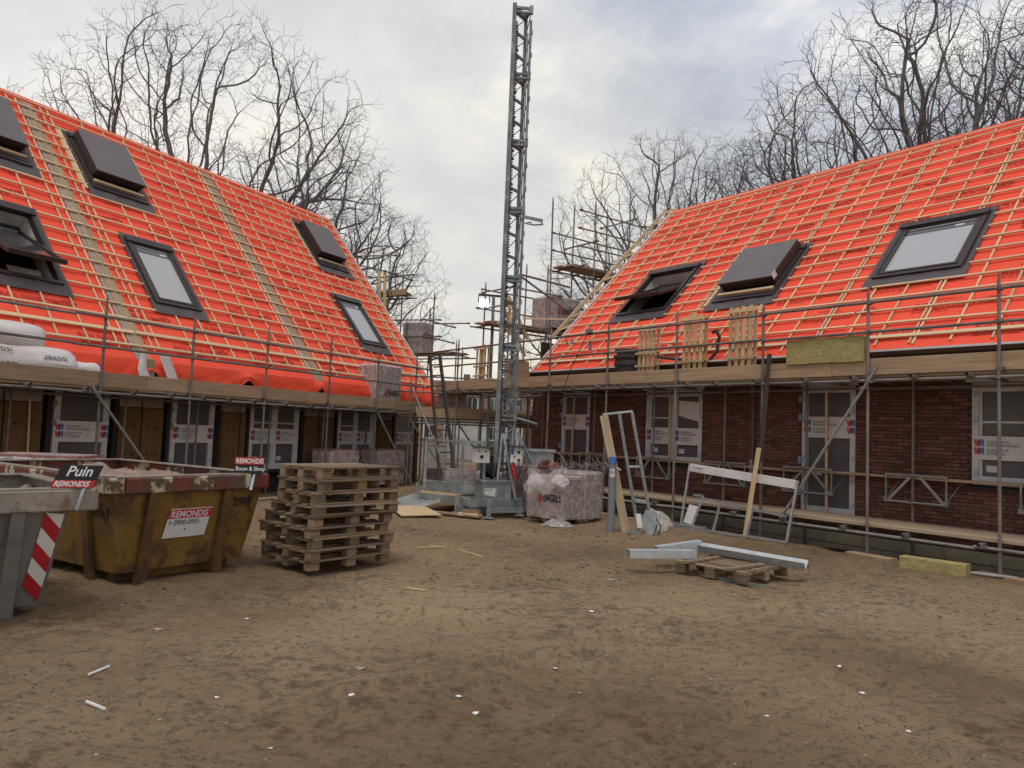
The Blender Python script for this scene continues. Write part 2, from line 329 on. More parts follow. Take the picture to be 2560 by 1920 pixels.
# ================================================================ ground
def gh(x, y):
    a = 1.0 if y < 30 else .4
    h = .05*noise.noise(Vector((x*.35, y*.35, 1.3)))+.028*noise.noise(Vector((x*1.3, y*1.3, 4.1)))+.016*noise.noise(Vector((x*3.9, y*3.9, 7)))+.014*max(0, noise.noise(Vector((x*9, y*9, 2))))
    cm = noise.noise(Vector((x*.75, y*.75, 9)))+.6*noise.noise(Vector((x*2.2, y*2.2, 6)))
    if 2.5 < y < 20 and cm > 0: h += min(cm, .6)*(.055*noise.noise(Vector((x*6.5, y*5.0, 3)))+.04*noise.noise(Vector((x*13, y*11, 8))))
    for s, o in ((1, -.3), (1, .55)):      # faint wheel ruts crossing the yard
        d = abs((x*.82-y*.57+3.1)+o*1.6); h -= .035*math.exp(-(d/.22)**2)*(1 if 4 < y < 13 else 0)
    for px, py, an in ((.6, 6.0, 38), (2.1, 5.2, 38), (-1.5, 7.2, -12)):
        ca, sa = cos(rad(an)), sin(rad(an)); s_ = (x-px)*ca+(y-py)*sa; d = -(x-px)*sa+(y-py)*ca
        if abs(d) < .22 and -2.6 < s_ < 3.6: h += (.018 if abs(d) > .15 else -.022+.012*sin(s_*29+abs(d)*18))*min(1, (3.6-s_)*1.5, (s_+2.6)*1.5)
    xl, yl = (x-5.61)*.606-(y-11.92)*.795, (x-5.61)*.795+(y-11.92)*.606      # dug out along the right foundation
    if -10 < xl < 6.5 and .1 < yl < 2.2: h -= .15*max(0, min(1, (yl-.1)/.5, (2.2-yl)/.5))
    return h*a
def seq(parts):
    o = []
    for a, b_, n in parts: o += [a+(b_-a)*i/n for i in range(n)]
    return o
gx = seq([(-700, -60, 6), (-60, -14, 12), (-14, -7, 40), (-7, 7.5, 230), (7.5, 14, 40), (14, 60, 12), (60, 700, 6)])+[700]
gy = seq([(-80, 0, 6), (0, 2.5, 8), (2.5, 12, 175), (12, 20, 80), (20, 34, 40), (34, 80, 14), (80, 900, 10)])+[900]
gm = MB(); nx = len(gx)
gm.v = [(x, y, gh(x, y)) for y in gy for x in gx]
gm.f = [(j*nx+i, j*nx+i+1, (j+1)*nx+i+1, (j+1)*nx+i) for j in range(len(gy)-1) for i in range(nx-1)]; gm.m = [0]*len(gm.f)
struct(part('ground', gm, 'soil', smooth=False)); bpy.data.objects['ground'].data.polygons.foreach_set('use_smooth', [True]*len(gm.f))
# ================================================================ houses (x right along the front, y into the house, z up)
HR = thing('house', 'red brick house on the right with orange roof membrane and battens', 'house', (5.61, 11.92, 0), rad(-52.7))
HL = thing('house', 'unfinished house on the left with brown insulated walls under orange roof', 'house', (0, 0, 0), rad(62.5))
PR, PL = math.atan2(5.48, 5.41), math.atan2(5.22, 4.18)
RT = TR(0, .7, 3.3) @ Matrix.Rotation(PR, 4, 'X'); LT = TR(0, 13.5, 3.37) @ Matrix.Rotation(PL, 4, 'X')
def ramp_cells(cuts, lo, hi, step):
    s = sorted(set([lo, hi]+[c for c in cuts if lo < c < hi])); o = []
    for a, b_ in zip(s, s[1:]):
        n = max(1, int((b_-a)/step+.5)); o += [a+(b_-a)*i/n for i in range(n)]
    return o+[hi]
def make_roof(house, T, x0, x1, v0, v1, holes, pitch, yd, lift):
    xs = ramp_cells([h[0] for h in holes]+[h[1] for h in holes], x0, x1, .16); vs_ = ramp_cells([h[2] for h in holes]+[h[3] for h in holes], v0, v1, .16)
    mb = MB(); n = len(xs)
    mb.v = [(x, v, .010*noise.noise(Vector((x*1.7, v*.8, 3+lift)))+.006*noise.noise(Vector((x*5, v*2, 9)))) for v in vs_ for x in xs]
    for j in range(len(vs_)-1):
        for i in range(n-1):
            cx, cv = (xs[i]+xs[i+1])/2, (vs_[j]+vs_[j+1])/2
            if not any(h[0] < cx < h[1] and h[2] < cv < h[3] for h in holes): mb.f.append((j*n+i, j*n+i+1, (j+1)*n+i+1, (j+1)*n+i))
    mb.m = [0]*len(mb.f)
    r = part('roof_membrane', mb, 'membrane', house, T, True)
    # back slope, and the roll of membrane over the ridge
    bk = MB().grid(lambda u, w_: (x0+(x1-x0)*u, v1*cos(0)-(v1+.9)*w_*cos(pi-2*pitch)*-1*-1, -(v1+.9)*w_*sin(2*pitch)), 20, 6)
    part('back_slope', bk, 'membrane', house, T)
    rl = MB(); prof = [(.06*cos(a)-.02, .06*sin(a)) for a in [pi*k/6-.3 for k in range(8)]]
    rl.grid(lambda u, w_: (x0+(x1-x0)*u, v1-.03+.07*cos(.2+2.6*w_)+.015*noise.noise(Vector((u*60, w_*3, 1))), .05*sin(.2+2.6*w_)-.03*w_), 90, 8)
    part('ridge_roll', rl, 'membrane', house, T, True)
    return r
def star_mesh(mb, x, y, z, R1, mi=0, T=None):
    o = []
    for rr in (R1, R1*.74):
        o += [(x+(rr if k % 2 == 0 else rr*.42)*sin(k*pi/5+.2), y+(rr if k % 2 == 0 else rr*.42)*cos(k*pi/5+.2), z) for k in range(10)]
    mb.add(o, [(k, (k+1) % 10, 10+(k+1) % 10, 10+k) for k in range(10)], mi, T)
def prints(roof, x0, x1, v0, v1, holes, seed):
    rnd = random.Random(seed); mb = MB(); tx = text('BOUWKOMEET', .13, .004, 0, 1.12); k = 0; v = v0
    while v < v1:
        x = x0+(k % 2)*.85+rnd.uniform(0, .2)
        while x < x1-1.5:
            if not any(h[0]-1.5 < x < h[1]+.05 and h[2]-.3 < v < h[3]+.1 for h in holes):
                put(mb, tx, x, v, .016); star_mesh(mb, x+1.28, v+.08, .016, .15)
                for q in range(3): mb.poly([(x+.25, v+.19+q*.012, .016), (x+.75-.1*q, v+.19+q*.012, .016), (x+.75-.1*q, v+.197+q*.012, .016), (x+.25, v+.197+q*.012, .016)])
                for q, (a, b_) in enumerate(((.02, .95), (.02, .6))):
                    xx = a
                    while xx < b_:
                        l = rnd.uniform(.04, .12); mb.poly([(x+xx, v-.07-q*.055, .016), (x+xx+l, v-.07-q*.055, .016), (x+xx+l, v-.05-q*.055, .016), (x+xx, v-.05-q*.055, .016)]); xx += l+.025
            x += 2.05
        v += .74; k += 1
    stuff(part('printed_lettering', mb, 'print_dark', roof))
def spans(a, b_, cuts):
    o = [(a, b_)]
    for c0, c1 in cuts:
        o = [q for s, e in o for q in ((s, min(e, c0)), (max(s, c1), e)) if q[1]-q[0] > .06]
    return o
def battens(roof, x0, x1, rows, cols, holes, joints, vlow, vtop, seed):
    rnd = random.Random(seed)
    for x, dbl in cols:
        for dx in ((-.034, .034) if dbl else (0,)):
            for s, e in spans(vlow+rnd.uniform(-.06, .02), vtop, [(h[2]-.12, h[3]+.06) for h in holes if h[0]-.1 < x+dx < h[1]+.1]):
                bar('counter_batten', (x+dx, s, .026), (x+dx+rnd.uniform(-.008, .008), e, .026), .032, .022, 'batten', roof)
    for v, wd in rows:
        cuts = [(h[0]-.14, h[1]+.14) for h in holes if h[2]-.28 < v < h[3]+.12]+[(j-.02, j+.02) for j in joints]
        for s, e in spans(x0, x1, cuts):
            while e-s > .06:
                l = min(e-s, rnd.uniform(3.2, 5.4)); l = e-s if e-s-l < .8 else l
                bar('batten', (s, v+rnd.uniform(-.008, .008), .052), (s+l-.004, v+rnd.uniform(-.008, .008), .052), wd, .028, 'batten', roof); s += l
def ring(mb, W, H, b_, z0, z1, mi=0):
    for c, d in (((0, b_/2), (W, b_)), ((0, H-b_/2), (W, b_)), ((-W/2+b_/2, H/2), (b_, H-2*b_)), ((W/2-b_/2, H/2), (b_, H-2*b_))):
        mb.box((c[0], c[1], (z0+z1)/2), (d[0], d[1], z1-z0), mi)
def skylight(house, T, xc, v0, W, H, kind):
    # origin at the bottom edge of the frame; y up the slope, z out of the roof
    P = T @ TR(xc, v0, 0)
    mb = MB(); ring(mb, W, H, .075, -.05, .09); ring(mb, W+.05, H+.04, .03, .0, .05); mb.box((0, H-.06, .105), (W+.02, .16, .035))
    s = part('skylight', mb, 'skylight_frame', house, P)
    fl = MB(); rr = random.Random(int(xc*10))
    fl.grid(lambda u, w_: (-W/2-.12+(W+.24)*u-.0, -.27+.30*w_, .030+.02*w_+.05*(1-w_)*.2+.004*sin(u*22)), 24, 3)
    for sg in (-1, 1): fl.box((sg*(W/2+.055), H/2, .035), (.09, H+.1, .02))
    fl.box((0, H+.07, .045), (W+.2, .14, .02)); part('flashing', fl, 'flashing', s)
    rv = MB(); w2, h2 = W/2-.07, H-.07
    for a, b_ in (((-w2, .07), (w2, .07)), ((w2, .07), (w2, h2)), ((w2, h2), (-w2, h2)), ((-w2, h2), (-w2, .07))):
        rv.add([(a[0], a[1], -.05), (b_[0], b_[1], -.05), (b_[0], b_[1], -.34), (a[0], a[1], -.34)], [(0, 1, 2, 3)])
    part('reveal', rv, 'door_int', s)
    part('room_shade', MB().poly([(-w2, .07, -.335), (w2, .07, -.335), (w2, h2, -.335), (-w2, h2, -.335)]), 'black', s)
    sb = MB(); ring(sb, W-.17, H-.17, .07, -.02, .05); sb.box((0, .035, .058), (W-.19, .05, .02)); sb.box((0, H-.2, .055), (W-.2, .03, .02))
    if kind == 'open':
        ph = (H-.17)/2
        ST = TR(0, .085+ph, .05) @ RX(-27) @ TR(0, -ph, -.02)
        sash = part('sash', sb, 'skylight_frame', s, ST)
        part('pane', MB().box((0, ph, .012), (W-.30, H-.30, .012)), 'pane_dark', sash)
        part('ventilation_flap', MB().box((0, H-.27, .035), (W-.36, .05, .02)), 'galv', sash)
        part('blind_board', MB().box((W*.13, H*.16, -.2), (W*.5, H*.24, .015)), 'door_int', s)
    elif kind == 'closed':
        sash = part('sash', sb, 'skylight_frame', s, TR(0, .085, .03))
        part('pane', MB().box((0, (H-.17)/2, .008), (W-.30, H-.30, .012)), 'pane_blind', sash)
        part('dark_band', MB().box((0, H-.38, .018), (W-.31, .16, .006)), 'pane_dark', sash)
        part('sticker', MB().box((W*.22, H-.39, .0245), (.16, .05, .003)), 'label_white', sash)
    else:
        sash = part('sash', sb, 'skylight_frame', s, TR(0, .085, .03))
        part('pane', MB().box((0, (H-.17)/2, .008), (W-.30, H-.30, .012)), 'pane_dark', sash)
        cv = MB(); y0_, y1_ = H*.20, H*.985; w3 = W/2-.10; z0, z1 = .09, .30
        cv.add([(-w3, y0_+.05, z0), (w3, y0_+.05, z0), (w3, y1_, z0), (-w3, y1_, z0), (-w3, y0_, z1), (w3, y0_, z1), (w3, y1_-.04, z1), (-w3, y1_-.04, z1)],
               [(0, 3, 2, 1), (0, 1, 5, 4), (1, 2, 6, 5), (2, 3, 7, 6), (3, 0, 4, 7)], 0)
        cv.add([(-w3-.01, y0_-.012, z1+.001), (w3+.01, y0_-.012, z1+.001), (w3+.01, y1_-.03, z1+.001), (-w3-.01, y1_-.03, z1+.001), (-w3-.01, y0_-.012, z1+.022), (w3+.01, y0_-.012, z1+.022), (w3+.01, y1_-.03, z1+.022), (-w3-.01, y1_-.03, z1+.022)],
               [(0, 3, 2, 1), (4, 5, 6, 7), (0, 1, 5, 4), (1, 2, 6, 5), (2, 3, 7, 6), (3, 0, 4, 7)], 1)
        part('awning_box', cv, ['skylight_frame', 'cover_grey'], s)
        part('front_strip', MB().box((0, H*.125, .10), (W-.16, .07, .05)), 'pale_wood', s)
        part('hang_tag', MB().box((w3+.016, y0_+.10, z1-.03), (.004, .17, .14)), 'label_white', s)
        part('side_board', MB().box((-W/2-.17, H/2, .03), (.09, H+.15, .045)), 'pale_wood', s)
    return s
# ---- right roof
R_sky = [(-7.70, -6.06, 2.05, 3.93, 'open'), (-4.66, -3.10, 2.05, 3.85, 'cover'), (-1.02, .55, 2.13, 3.90, 'closed')]
R_h = [(a+.04, b_-.04, c+.04, d-.04) for a, b_, c, d, k in R_sky]
roofR = make_roof(HR, RT, -9.33, 6.2, 0, 7.62, R_h, PR, 0, 0)
prints(roofR, -9.1, 6, .35, 7.3, R_h, 3)
rows = [(.31, .075)]+[(.31+.385*k, .038) for k in range(1, 19)]+[(7.45, .038)]
cols = [(-9.16+.594*k, k % 3 == 1) for k in range(26)]
battens(roofR, -9.27, 6.15, rows, cols, R_h, [-.93, 2.6], .12, 7.5, 5)
for a, b_, c, d, k in R_sky: skylight(HR, RT, (a+b_)/2, c, b_-a, d-c, k)
# ---- left roof
L_sky = [(7.62, 8.98, 4.35, 6.25, 'cover'), (10.30, 11.72, 4.35, 6.15, 'cover'), (17.62, 19.02, 4.15, 5.95, 'cover'), (7.30, 8.52, .90, 2.85, 'open'), (10.50, 11.68, .92, 2.86, 'closed'), (17.38, 18.52, .90, 2.78, 'closed')]
L_h = [(a+.04, b_-.04, c+.04, d-.04) for a, b_, c, d, k in L_sky]
roofL = make_roof(HL, LT, 2.0, 19.97, -.75, 7.02, L_h, PL, 0, 5)
prints(roofL, 2.2, 19.9, -.35, 6.7, L_h, 4)
rows = [(-.42, .05), (-.06, .075)]+[(-.06+.372*k, .038) for k in range(1, 19)]+[(6.9, .038)]
cols = [(5.22+.557*k, False) for k in range(7)]+[(9.14, False), (9.34, False), (9.90, False), (10.06, False)]+[(10.34+.553*k, False) for k in range(1, 8)]+[(14.33, False), (14.82, False)]+[(15.34+.56*k, False) for k in range(8)]+[(19.45, True), (19.8, False)]
battens(roofL, 2.2, 19.93, rows, cols, L_h, [9.62, 14.58], -.46, 6.95, 6)
for a, b_, c, d, k in L_sky: skylight(HL, LT, (a+b_)/2, c, b_-a, d-c, k)
for xc, wz in ((9.62, .24), (14.58, .24)):
    part('party_wall_board', MB().box((xc, 3.05, .012), (wz, 7.6, .03)), 'party_board', roofL)
    part('party_wall_edging', MB().box((xc-wz/2-.04, 3.05, .010), (.075, 7.6, .02)), 'lead_grey', roofL)
# membrane flap hanging loose over the left eave
def flap(u, w_):
    x = 2.0+17.97*u; k = noise.noise(Vector((x*.45, 1.2, 0))); k2 = noise.noise(Vector((x*2.1, 5, w_*1.5))); k3 = noise.noise(Vector((x*5.5+w_*2.5, 2, w_*3)))
    drop = (.47+.12*k)*w_; out = .035*sin(w_*pi)*(1+k)+.05*k2*w_+.022*k3*w_+.02*w_
    for c, wd in ((9.65, .3), (12.15, .22), (14.5, .16)):
        g = math.exp(-((x-c)/wd)**2); drop *= 1-.55*g; out += .10*g*w_
    return (x, 13.5-.75*cos(PL)-out-.02, 3.37-.75*sin(PL)+.01-drop)
part('eave_flap', MB().grid(flap, 420, 14), 'membrane', HL, None, True)
fe = MB().grid(lambda u, w_: (9.38+.10*u+.18*w_*u+.02*sin(w_*9), 12.92-.05*w_-.03*sin(u*3), 2.95-.62*w_), 6, 10); fe.grid(lambda u, w_: (9.80+.22*u+.25*w_, 12.90-.06*w_, 2.92-.58*w_+.05*u), 6, 10)
part('torn_lining', fe, 'film_white', HL, None, True)
part('eave_block', MB().box((9.62, 13.05, 2.62), (.22, .3, .38)), 'party_board', HL)
# ---- verge trims
mb = MB().box((-9.36, 3.8, -.05), (.035, 7.7, .16)); part('verge_strip', mb, 'film_white', roofR)
mb = MB().box((20.0, 3.1, -.05), (.035, 7.7, .16)); part('verge_strip', mb, 'film_white', roofL)
# ---- right walls: gutter, gable, bricks
DOOR_A, WIN1, DOOR_B, WIN2 = (-8.84, -7.76, .45, 2.78), (-5.89, -4.26, 1.17, 2.78), (-1.93, -.87, .45, 2.78), (1.02, 2.65, 1.17, 2.78)
OP_R = [DOOR_A, WIN1, DOOR_B, WIN2]
YR = 1.35
gt = MB(); gt.grid(lambda u, w_: (-9.35+15.6*u, .66+.075*cos(pi+w_*pi), 3.27-.07*sin(w_*pi)), 40, 8); part('gutter', gt, 'gutter', HR, None, True)
part('gutter_lip', MB().box((-1.6, .575, 3.285), (15.5, .02, .035)), 'film_white', HR)
part('fascia', MB().box((-1.6, .80, 3.12), (15.5, .03, .26)), 'gutter', HR); part('soffit', MB().box((-1.6, 1.08, 3.0), (15.5, .58, .02)), 'sheathing', HR)
def wall_slab(x0, x1, z0, z1, y, th, ops):
    mb = MB(); xs = sorted(set([x0, x1]+[o[0] for o in ops]+[o[1] for o in ops])); zs = sorted(set([z0, z1]+[o[2] for o in ops]+[o[3] for o in ops]))
    for a, b_ in zip(xs, xs[1:]):
        for c, d in zip(zs, zs[1:]):
            if not any(o[0] < (a+b_)/2 < o[1] and o[2] < (c+d)/2 < o[3] for o in ops): mb.box(((a+b_)/2, y+th/2, (c+d)/2), (b_-a, th, d-c))
    return mb
part('wall', wall_slab(-10.05, 6.0, -.3, 3.35, YR+.006, .28, OP_R), 'mortar', HR)
BL, BH, BD = .21, .050, .10; CO = .0615; PIT = .2205
bm_full, bm_half = box_mesh((BL, BD, BH), 'brick', .004), box_mesh((BL/2-.005, BD, BH), 'brick', .004)
rnd = random.Random(11); cand = []
for k in range(52):
    z = .17+CO*k
    if z > 3.2: break
    off = (k % 2)*PIT/2
    x = -10.05+off
    if off: cand.append((-10.05+BL/4, z, BL/2-.005))
    while x < 5.9:
        s, e = x, x+BL
        for o in OP_R:
            if o[2]-.02 < z < o[3]+.02 and s < o[1] and e > o[0]:
                if s < o[0]-.04: e = min(e, o[0]-.006-rnd.uniform(0, .012))
                elif e > o[1]+.04: s = max(s, o[1]+.006+rnd.uniform(0, .02))
                else: s = e
        if e-s > .04: cand.append(((s+e)/2, z, e-s))
        x += PIT
def seen(c):     # clear stretches of wall nearest the yard
    x, z, l = c
    return -.8 < x < .98 and .55 < z < 2.72
ind = sorted([c for c in cand if seen(c)], key=lambda c: -c[0])[:300]; inds = set(ind)
for x, z, l in ind:
    me = bm_full if abs(l-BL) < .002 else box_mesh((round(l, 2), BD, BH), 'brick', .004)
    link('brick', me, HR, TR(x+rnd.uniform(-.002, .002), YR+.045+rnd.uniform(-.004, .004), z+rnd.uniform(-.0015, .0015)) @ RZ(rnd.uniform(-.5, .5)))
bk = MB()
for c in cand:
    if c in inds: continue
    x, z, l = c; bk.box((x, YR+.046+rnd.uniform(-.005, .005), z+rnd.uniform(-.0015, .0015)), (l, BD, BH+rnd.uniform(-.002, .002)))
stuff(part('brickwork', bk, 'brick', HR))
for i in range(24):
    for k in range(2): block('foundation_block', (-10.2+.68*i+.34*(k % 2)+.3, YR+.036, .04-.2*k), (.672, .10, .19), 'block', HR, None, .006)
# gable end facing the hoist: timber sheet with brick skin still going up
gp = [(YR+.1, -.3), (YR+.1, 3.2), (.95, 3.5), (6.11, 8.65), (11.3, 3.4), (11.3, -.3)]
part('gable_wall', MB().extr([(-9.25, y, z) for y, z in gp], (.12, 0, 0)), 'sheathing', HR)
part('far_gable_wall', MB().extr([(5.9, y, z) for y, z in gp], (.12, 0, 0)), 'sheathing', HR)
part('rear_wall', MB().box((-1.7, 11.4, 1.4), (15.3, .2, 3.9)), 'sheathing', HR)
gb = MB(); rnd2 = random.Random(5)
for k in range(66):
    z = .17+CO*k
    ymax = YR+10.2 if z < 2.9 else (YR+9.8 if z < 3.4 else 0)
    y = YR-.02+(k % 2)*.11
    ylim = YR+1.15+.11*(k % 2) if z > 2.9 else YR+9.8
    ylo = YR-.02 if z < 3.1 else YR-.02+(z-3.1)*.35
    while y < ylim:
        if y >= ylo-.05: gb.box((-10.0+rnd2.uniform(-.003, .003), y+.105, z), (.1, BL, BH))
        y += PIT
stuff(part('gable_brickwork', gb, 'brick', HR)); part('gable_mortar', MB().box((-9.98, YR+5.0, 1.4), (.075, 9.8, 2.95)), 'mortar', HR); part('pier_mortar', MB().box((-9.98, YR+.65, 3.5), (.075, .95, 1.45)), 'mortar', HR)
# ---- windows and doors
def wn(mb, x, y, h):
    s_ = .26*h
    def st(x0, y0, x1, y1, mi, z=.002): mb.add([(x+x0*h, y+y0*h, z), (x+x0*h+s_, y+y0*h, z), (x+x1*h+s_, y+y1*h, z), (x+x1*h, y+y1*h, z)], [(0, 1, 2, 3)], mi)
    st(.22, 0, 0, 1, 1); st(.22, 0, .44, 1, 1, .0024); st(.62, 0, .40, 1, 1, .0028); st(.62, 0, .74, 1, 3, .003); st(1.12, 0, .78, 1, 2, .0034); st(1.12, 0, 1.12, 1, 2, .0038)
def opening(house, op, yw, name, panes, lab, transom=None, bottom=True, tape=True, film=None):
    x0, x1, z0, z1 = op; W, H = x1-x0, z1-z0; T = TR(x0, yw, z0)
    f = MB(); fw = .115 if name == 'door' else .10
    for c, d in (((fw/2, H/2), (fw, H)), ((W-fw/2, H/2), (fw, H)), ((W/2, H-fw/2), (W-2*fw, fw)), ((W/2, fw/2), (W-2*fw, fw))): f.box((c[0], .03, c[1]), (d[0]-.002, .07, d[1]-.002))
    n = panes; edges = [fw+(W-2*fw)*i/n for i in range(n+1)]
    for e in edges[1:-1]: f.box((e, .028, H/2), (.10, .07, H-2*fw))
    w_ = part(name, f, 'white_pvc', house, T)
    if name == 'window': part('sill', MB().box((W/2, -.03, -.045), (W+.04, .2, .05)), 'black', w_)
    for i in range(n):
        a, b_ = edges[i]+(.05 if i else 0), edges[i+1]-(.05 if i < n-1 else 0); zb, zt = fw, H-fw
        part('pane', MB().box(((a+b_)/2, .055, (zb+zt)/2), (b_-a, .01, zt-zb)), 'screen', w_)
        if name == 'window':
            g = MB(); 
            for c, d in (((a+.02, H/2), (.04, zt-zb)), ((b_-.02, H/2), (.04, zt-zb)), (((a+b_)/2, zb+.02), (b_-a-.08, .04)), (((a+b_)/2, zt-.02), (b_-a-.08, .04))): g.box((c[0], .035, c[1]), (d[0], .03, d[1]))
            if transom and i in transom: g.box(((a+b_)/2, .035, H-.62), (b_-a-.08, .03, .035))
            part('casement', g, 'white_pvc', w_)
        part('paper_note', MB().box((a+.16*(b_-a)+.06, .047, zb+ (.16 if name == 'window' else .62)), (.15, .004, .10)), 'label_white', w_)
    # printed protective strip
    lz, lh = lab
    segs = [(0, W, .0)] if n == 1 else [(0, edges[1]+.0, 0), (edges[1]-.0, W-.01, 0)]
    for q, (a, b_, _) in enumerate(segs):
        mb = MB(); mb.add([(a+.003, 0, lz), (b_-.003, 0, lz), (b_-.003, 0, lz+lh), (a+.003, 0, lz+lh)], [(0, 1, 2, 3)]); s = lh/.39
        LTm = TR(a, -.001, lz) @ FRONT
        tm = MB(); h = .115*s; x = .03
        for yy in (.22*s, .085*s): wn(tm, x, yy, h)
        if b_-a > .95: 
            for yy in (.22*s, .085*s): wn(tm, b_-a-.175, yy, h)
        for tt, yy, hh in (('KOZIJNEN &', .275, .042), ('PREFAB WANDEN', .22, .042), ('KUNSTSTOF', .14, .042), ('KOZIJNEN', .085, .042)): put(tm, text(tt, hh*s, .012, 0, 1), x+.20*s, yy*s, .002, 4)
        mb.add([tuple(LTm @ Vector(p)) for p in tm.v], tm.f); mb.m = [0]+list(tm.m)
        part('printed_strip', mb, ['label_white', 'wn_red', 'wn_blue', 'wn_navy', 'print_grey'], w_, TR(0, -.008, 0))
    if tape:
        tp = MB(); tv = text('VEKA', .032, .006, 0, 1)
        for xx in (.03, W-.085):
            z = .12
            while z < H-.2:
                if not lz-.15 < z < lz+lh:
                    put(tp, tv, 0, 0, 0, 0, TR(xx+.03, -.0065, z) @ FRONT @ RZ(90)); put(tp, tv, 0, 0, 0, 0, TR(xx+.07, -.0065, z+.02) @ FRONT @ RZ(90))
                z += .42
        part('frame_print', tp, 'wn_blue', w_)
    if name == 'door':
        for zz_ in (.35, .95, 1.75, 2.1): 
            hm = MB().box((-.02, -.02, zz_), (.06, .05, .13)); hm.box((.02, -.012, zz_), (.05, .02, .05)); part('hinge_guard', hm, 'pipe_grey' if house is HL else 'pale_blue', w_)
    return w_
opening(HR, DOOR_A, YR+.03, 'door', 1, (1.38, .39)); opening(HR, DOOR_B, YR+.03, 'door', 1, (1.38, .39))
w1 = opening(HR, WIN1, YR+.03, 'window', 2, (.40, .37), transom=(0,)); opening(HR, WIN2, YR+.03, 'window', 2, (.40, .37), transom=(0,))
part('torn_film', MB().grid(lambda u, w_: (.93+.60*u, .04-.03*sin(u*3)*w_, .95+.22*(1-w_)-.04*u+.10*w_*(1-u)+.35*(1-w_)*.6), 8, 6), 'film_white', w1)
for op in OP_R:
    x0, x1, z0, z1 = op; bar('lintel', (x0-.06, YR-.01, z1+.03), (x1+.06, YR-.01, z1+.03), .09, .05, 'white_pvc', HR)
# loose laths and mason's profiles against the right front
bar('lath', (-8.35, YR-.06, .2), (-8.28, YR-.05, 2.85), .03, .05, 'batten', HR); bar('lath', (-1.36, YR-.06, .3), (-1.40, YR-.05, 2.85), .03, .05, 'batten', HR)
bar('lath', (-5.08, YR-.06, .8), (-5.12, YR-.05, 2.9), .03, .05, 'batten', HR); bar('lath', (1.86, YR-.06, .8), (1.80, YR-.05, 2.9), .03, .05, 'batten', HR)
for x in (-2.95, -10.12):
    bar('mason_profile', (x, YR-.09, .9), (x, YR-.09, 2.9), .05, .05, 'galv', HR); bar('profile_sleeve', (x-.003, YR-.125, 1.35), (x-.003, YR-.125, 2.7), .05, .012, 'rim_red', HR)
# ---- left walls
YL = 13.75
D1, D2, W3, W4, D5 = (8.36, 9.44, -.22, 2.3), (10.86, 11.97, -.22, 2.3), (13.02, 14.66, .55, 2.3), (16.17, 17.75, .55, 2.3), (18.80, 19.80, -.22, 2.3)
OP_L = [D1, D2, W3, W4, D5]
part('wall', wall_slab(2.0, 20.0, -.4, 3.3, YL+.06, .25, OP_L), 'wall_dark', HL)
gp = [(YL+.1, -.4), (YL+.1, 3.2), (17.68, 8.45), (21.6, 3.3), (21.6, -.4)]
part('gable_wall', MB().extr([(19.8, y, z) for y, z in gp], (.12, 0, 0)), 'sheathing', HL); part('far_gable_wall', MB().extr([(2.0, y, z) for y, z in gp], (.12, 0, 0)), 'sheathing', HL)
part('rear_wall', MB().box((11, 21.6, 1.4), (18, .2, 3.8)), 'sheathing', HL)
rnd = random.Random(21)
panels = [(2.3, 4.3), (4.36, 6.3), (6.36, 7.45), (7.48, 8.12), (9.62, 10.10), (10.14, 10.62), (12.18, 12.66), (12.70, 12.86), (14.82, 15.35), (15.40, 15.95), (17.95, 18.30), (18.34, 18.60), (19.86, 20.02)]
for a, b_ in panels:
    block('insulation_panel', ((a+b_)/2, YL+.01, .70), (b_-a, .12, 2.35), 'ins_board', HL, None, .006); block('head_board', ((a+b_)/2, YL+.02+rnd.uniform(-.01, .01), 2.19), (b_-a-.01, .1, .6), 'sheathing', HL, None, .006)
    for k in range(3):
        for q in range(2):
            if b_-a > .4: block('fixing_disc', (a+(b_-a)*(.3+.4*q), YL-.055, .4+.55*k), (.05, .012, .05), 'black', HL)
for a in (8.24, 10.74, 12.94, 16.06, 18.70, 9.54, 14.74): block('black_profile', (a, YL-.01, .95), (.07, .10, 2.6), 'black', HL)
for op, nm, n in ((D1, 'door', 1), (D2, 'door', 1), (W3, 'window', 2), (W4, 'window', 2), (D5, 'door', 1)):
    opening(HL, op, YL+.0, nm, n, (1.40, .39) if nm == 'door' else (.62, .37), transom=(0, 1) if op is W3 else (0,))
bar('lath', (7.9, YL-.12, .2), (7.86, YL-.09, 1.95), .025, .03, 'batten', HL)
# ================================================================ scaffolds
TRAD = .0242
def _cpl():
    mb = MB(); mb.lathe([(.025, -.028), (.036, -.028), (.036, .028), (.025, .028)], 8); mb.box((0, -.05, 0), (.05, .055, .05)); mb.box((.045, -.03, 0), (.05, .022, .03)); mb.tube((.05, -.06, -.012), (.05, .02, -.012), .007, 5); mb.box((-.045, -.035, .0), (.03, .03, .04))
    return mb.mesh('coupler', ['coupler'])
CPL = _cpl()
def coupler(par, x, y, z, rz=0): return link('coupler', CPL, par, TR(x, y, z) @ RZ(rz))
_stm = {}
def standard(par, x, y, z0, z1, mt='tube', lean=(0, 0), tip=True):
    L = round(z1-z0, 2); k = (L, mt, tip)
    if k not in _stm:
        mb = MB().tube((0, 0, 0), (0, 0, L-.12 if tip else L), TRAD, 10)
        if tip: mb.tube((0, 0, L-.12), (0, 0, L), .017, 8)
        me = mb.mesh('standard', [mt], True); sharp(me); _stm[k] = me
    return link('standard', _stm[k], par, TR(x, y, z0) @ RY(lean[0]) @ RX(lean[1]))
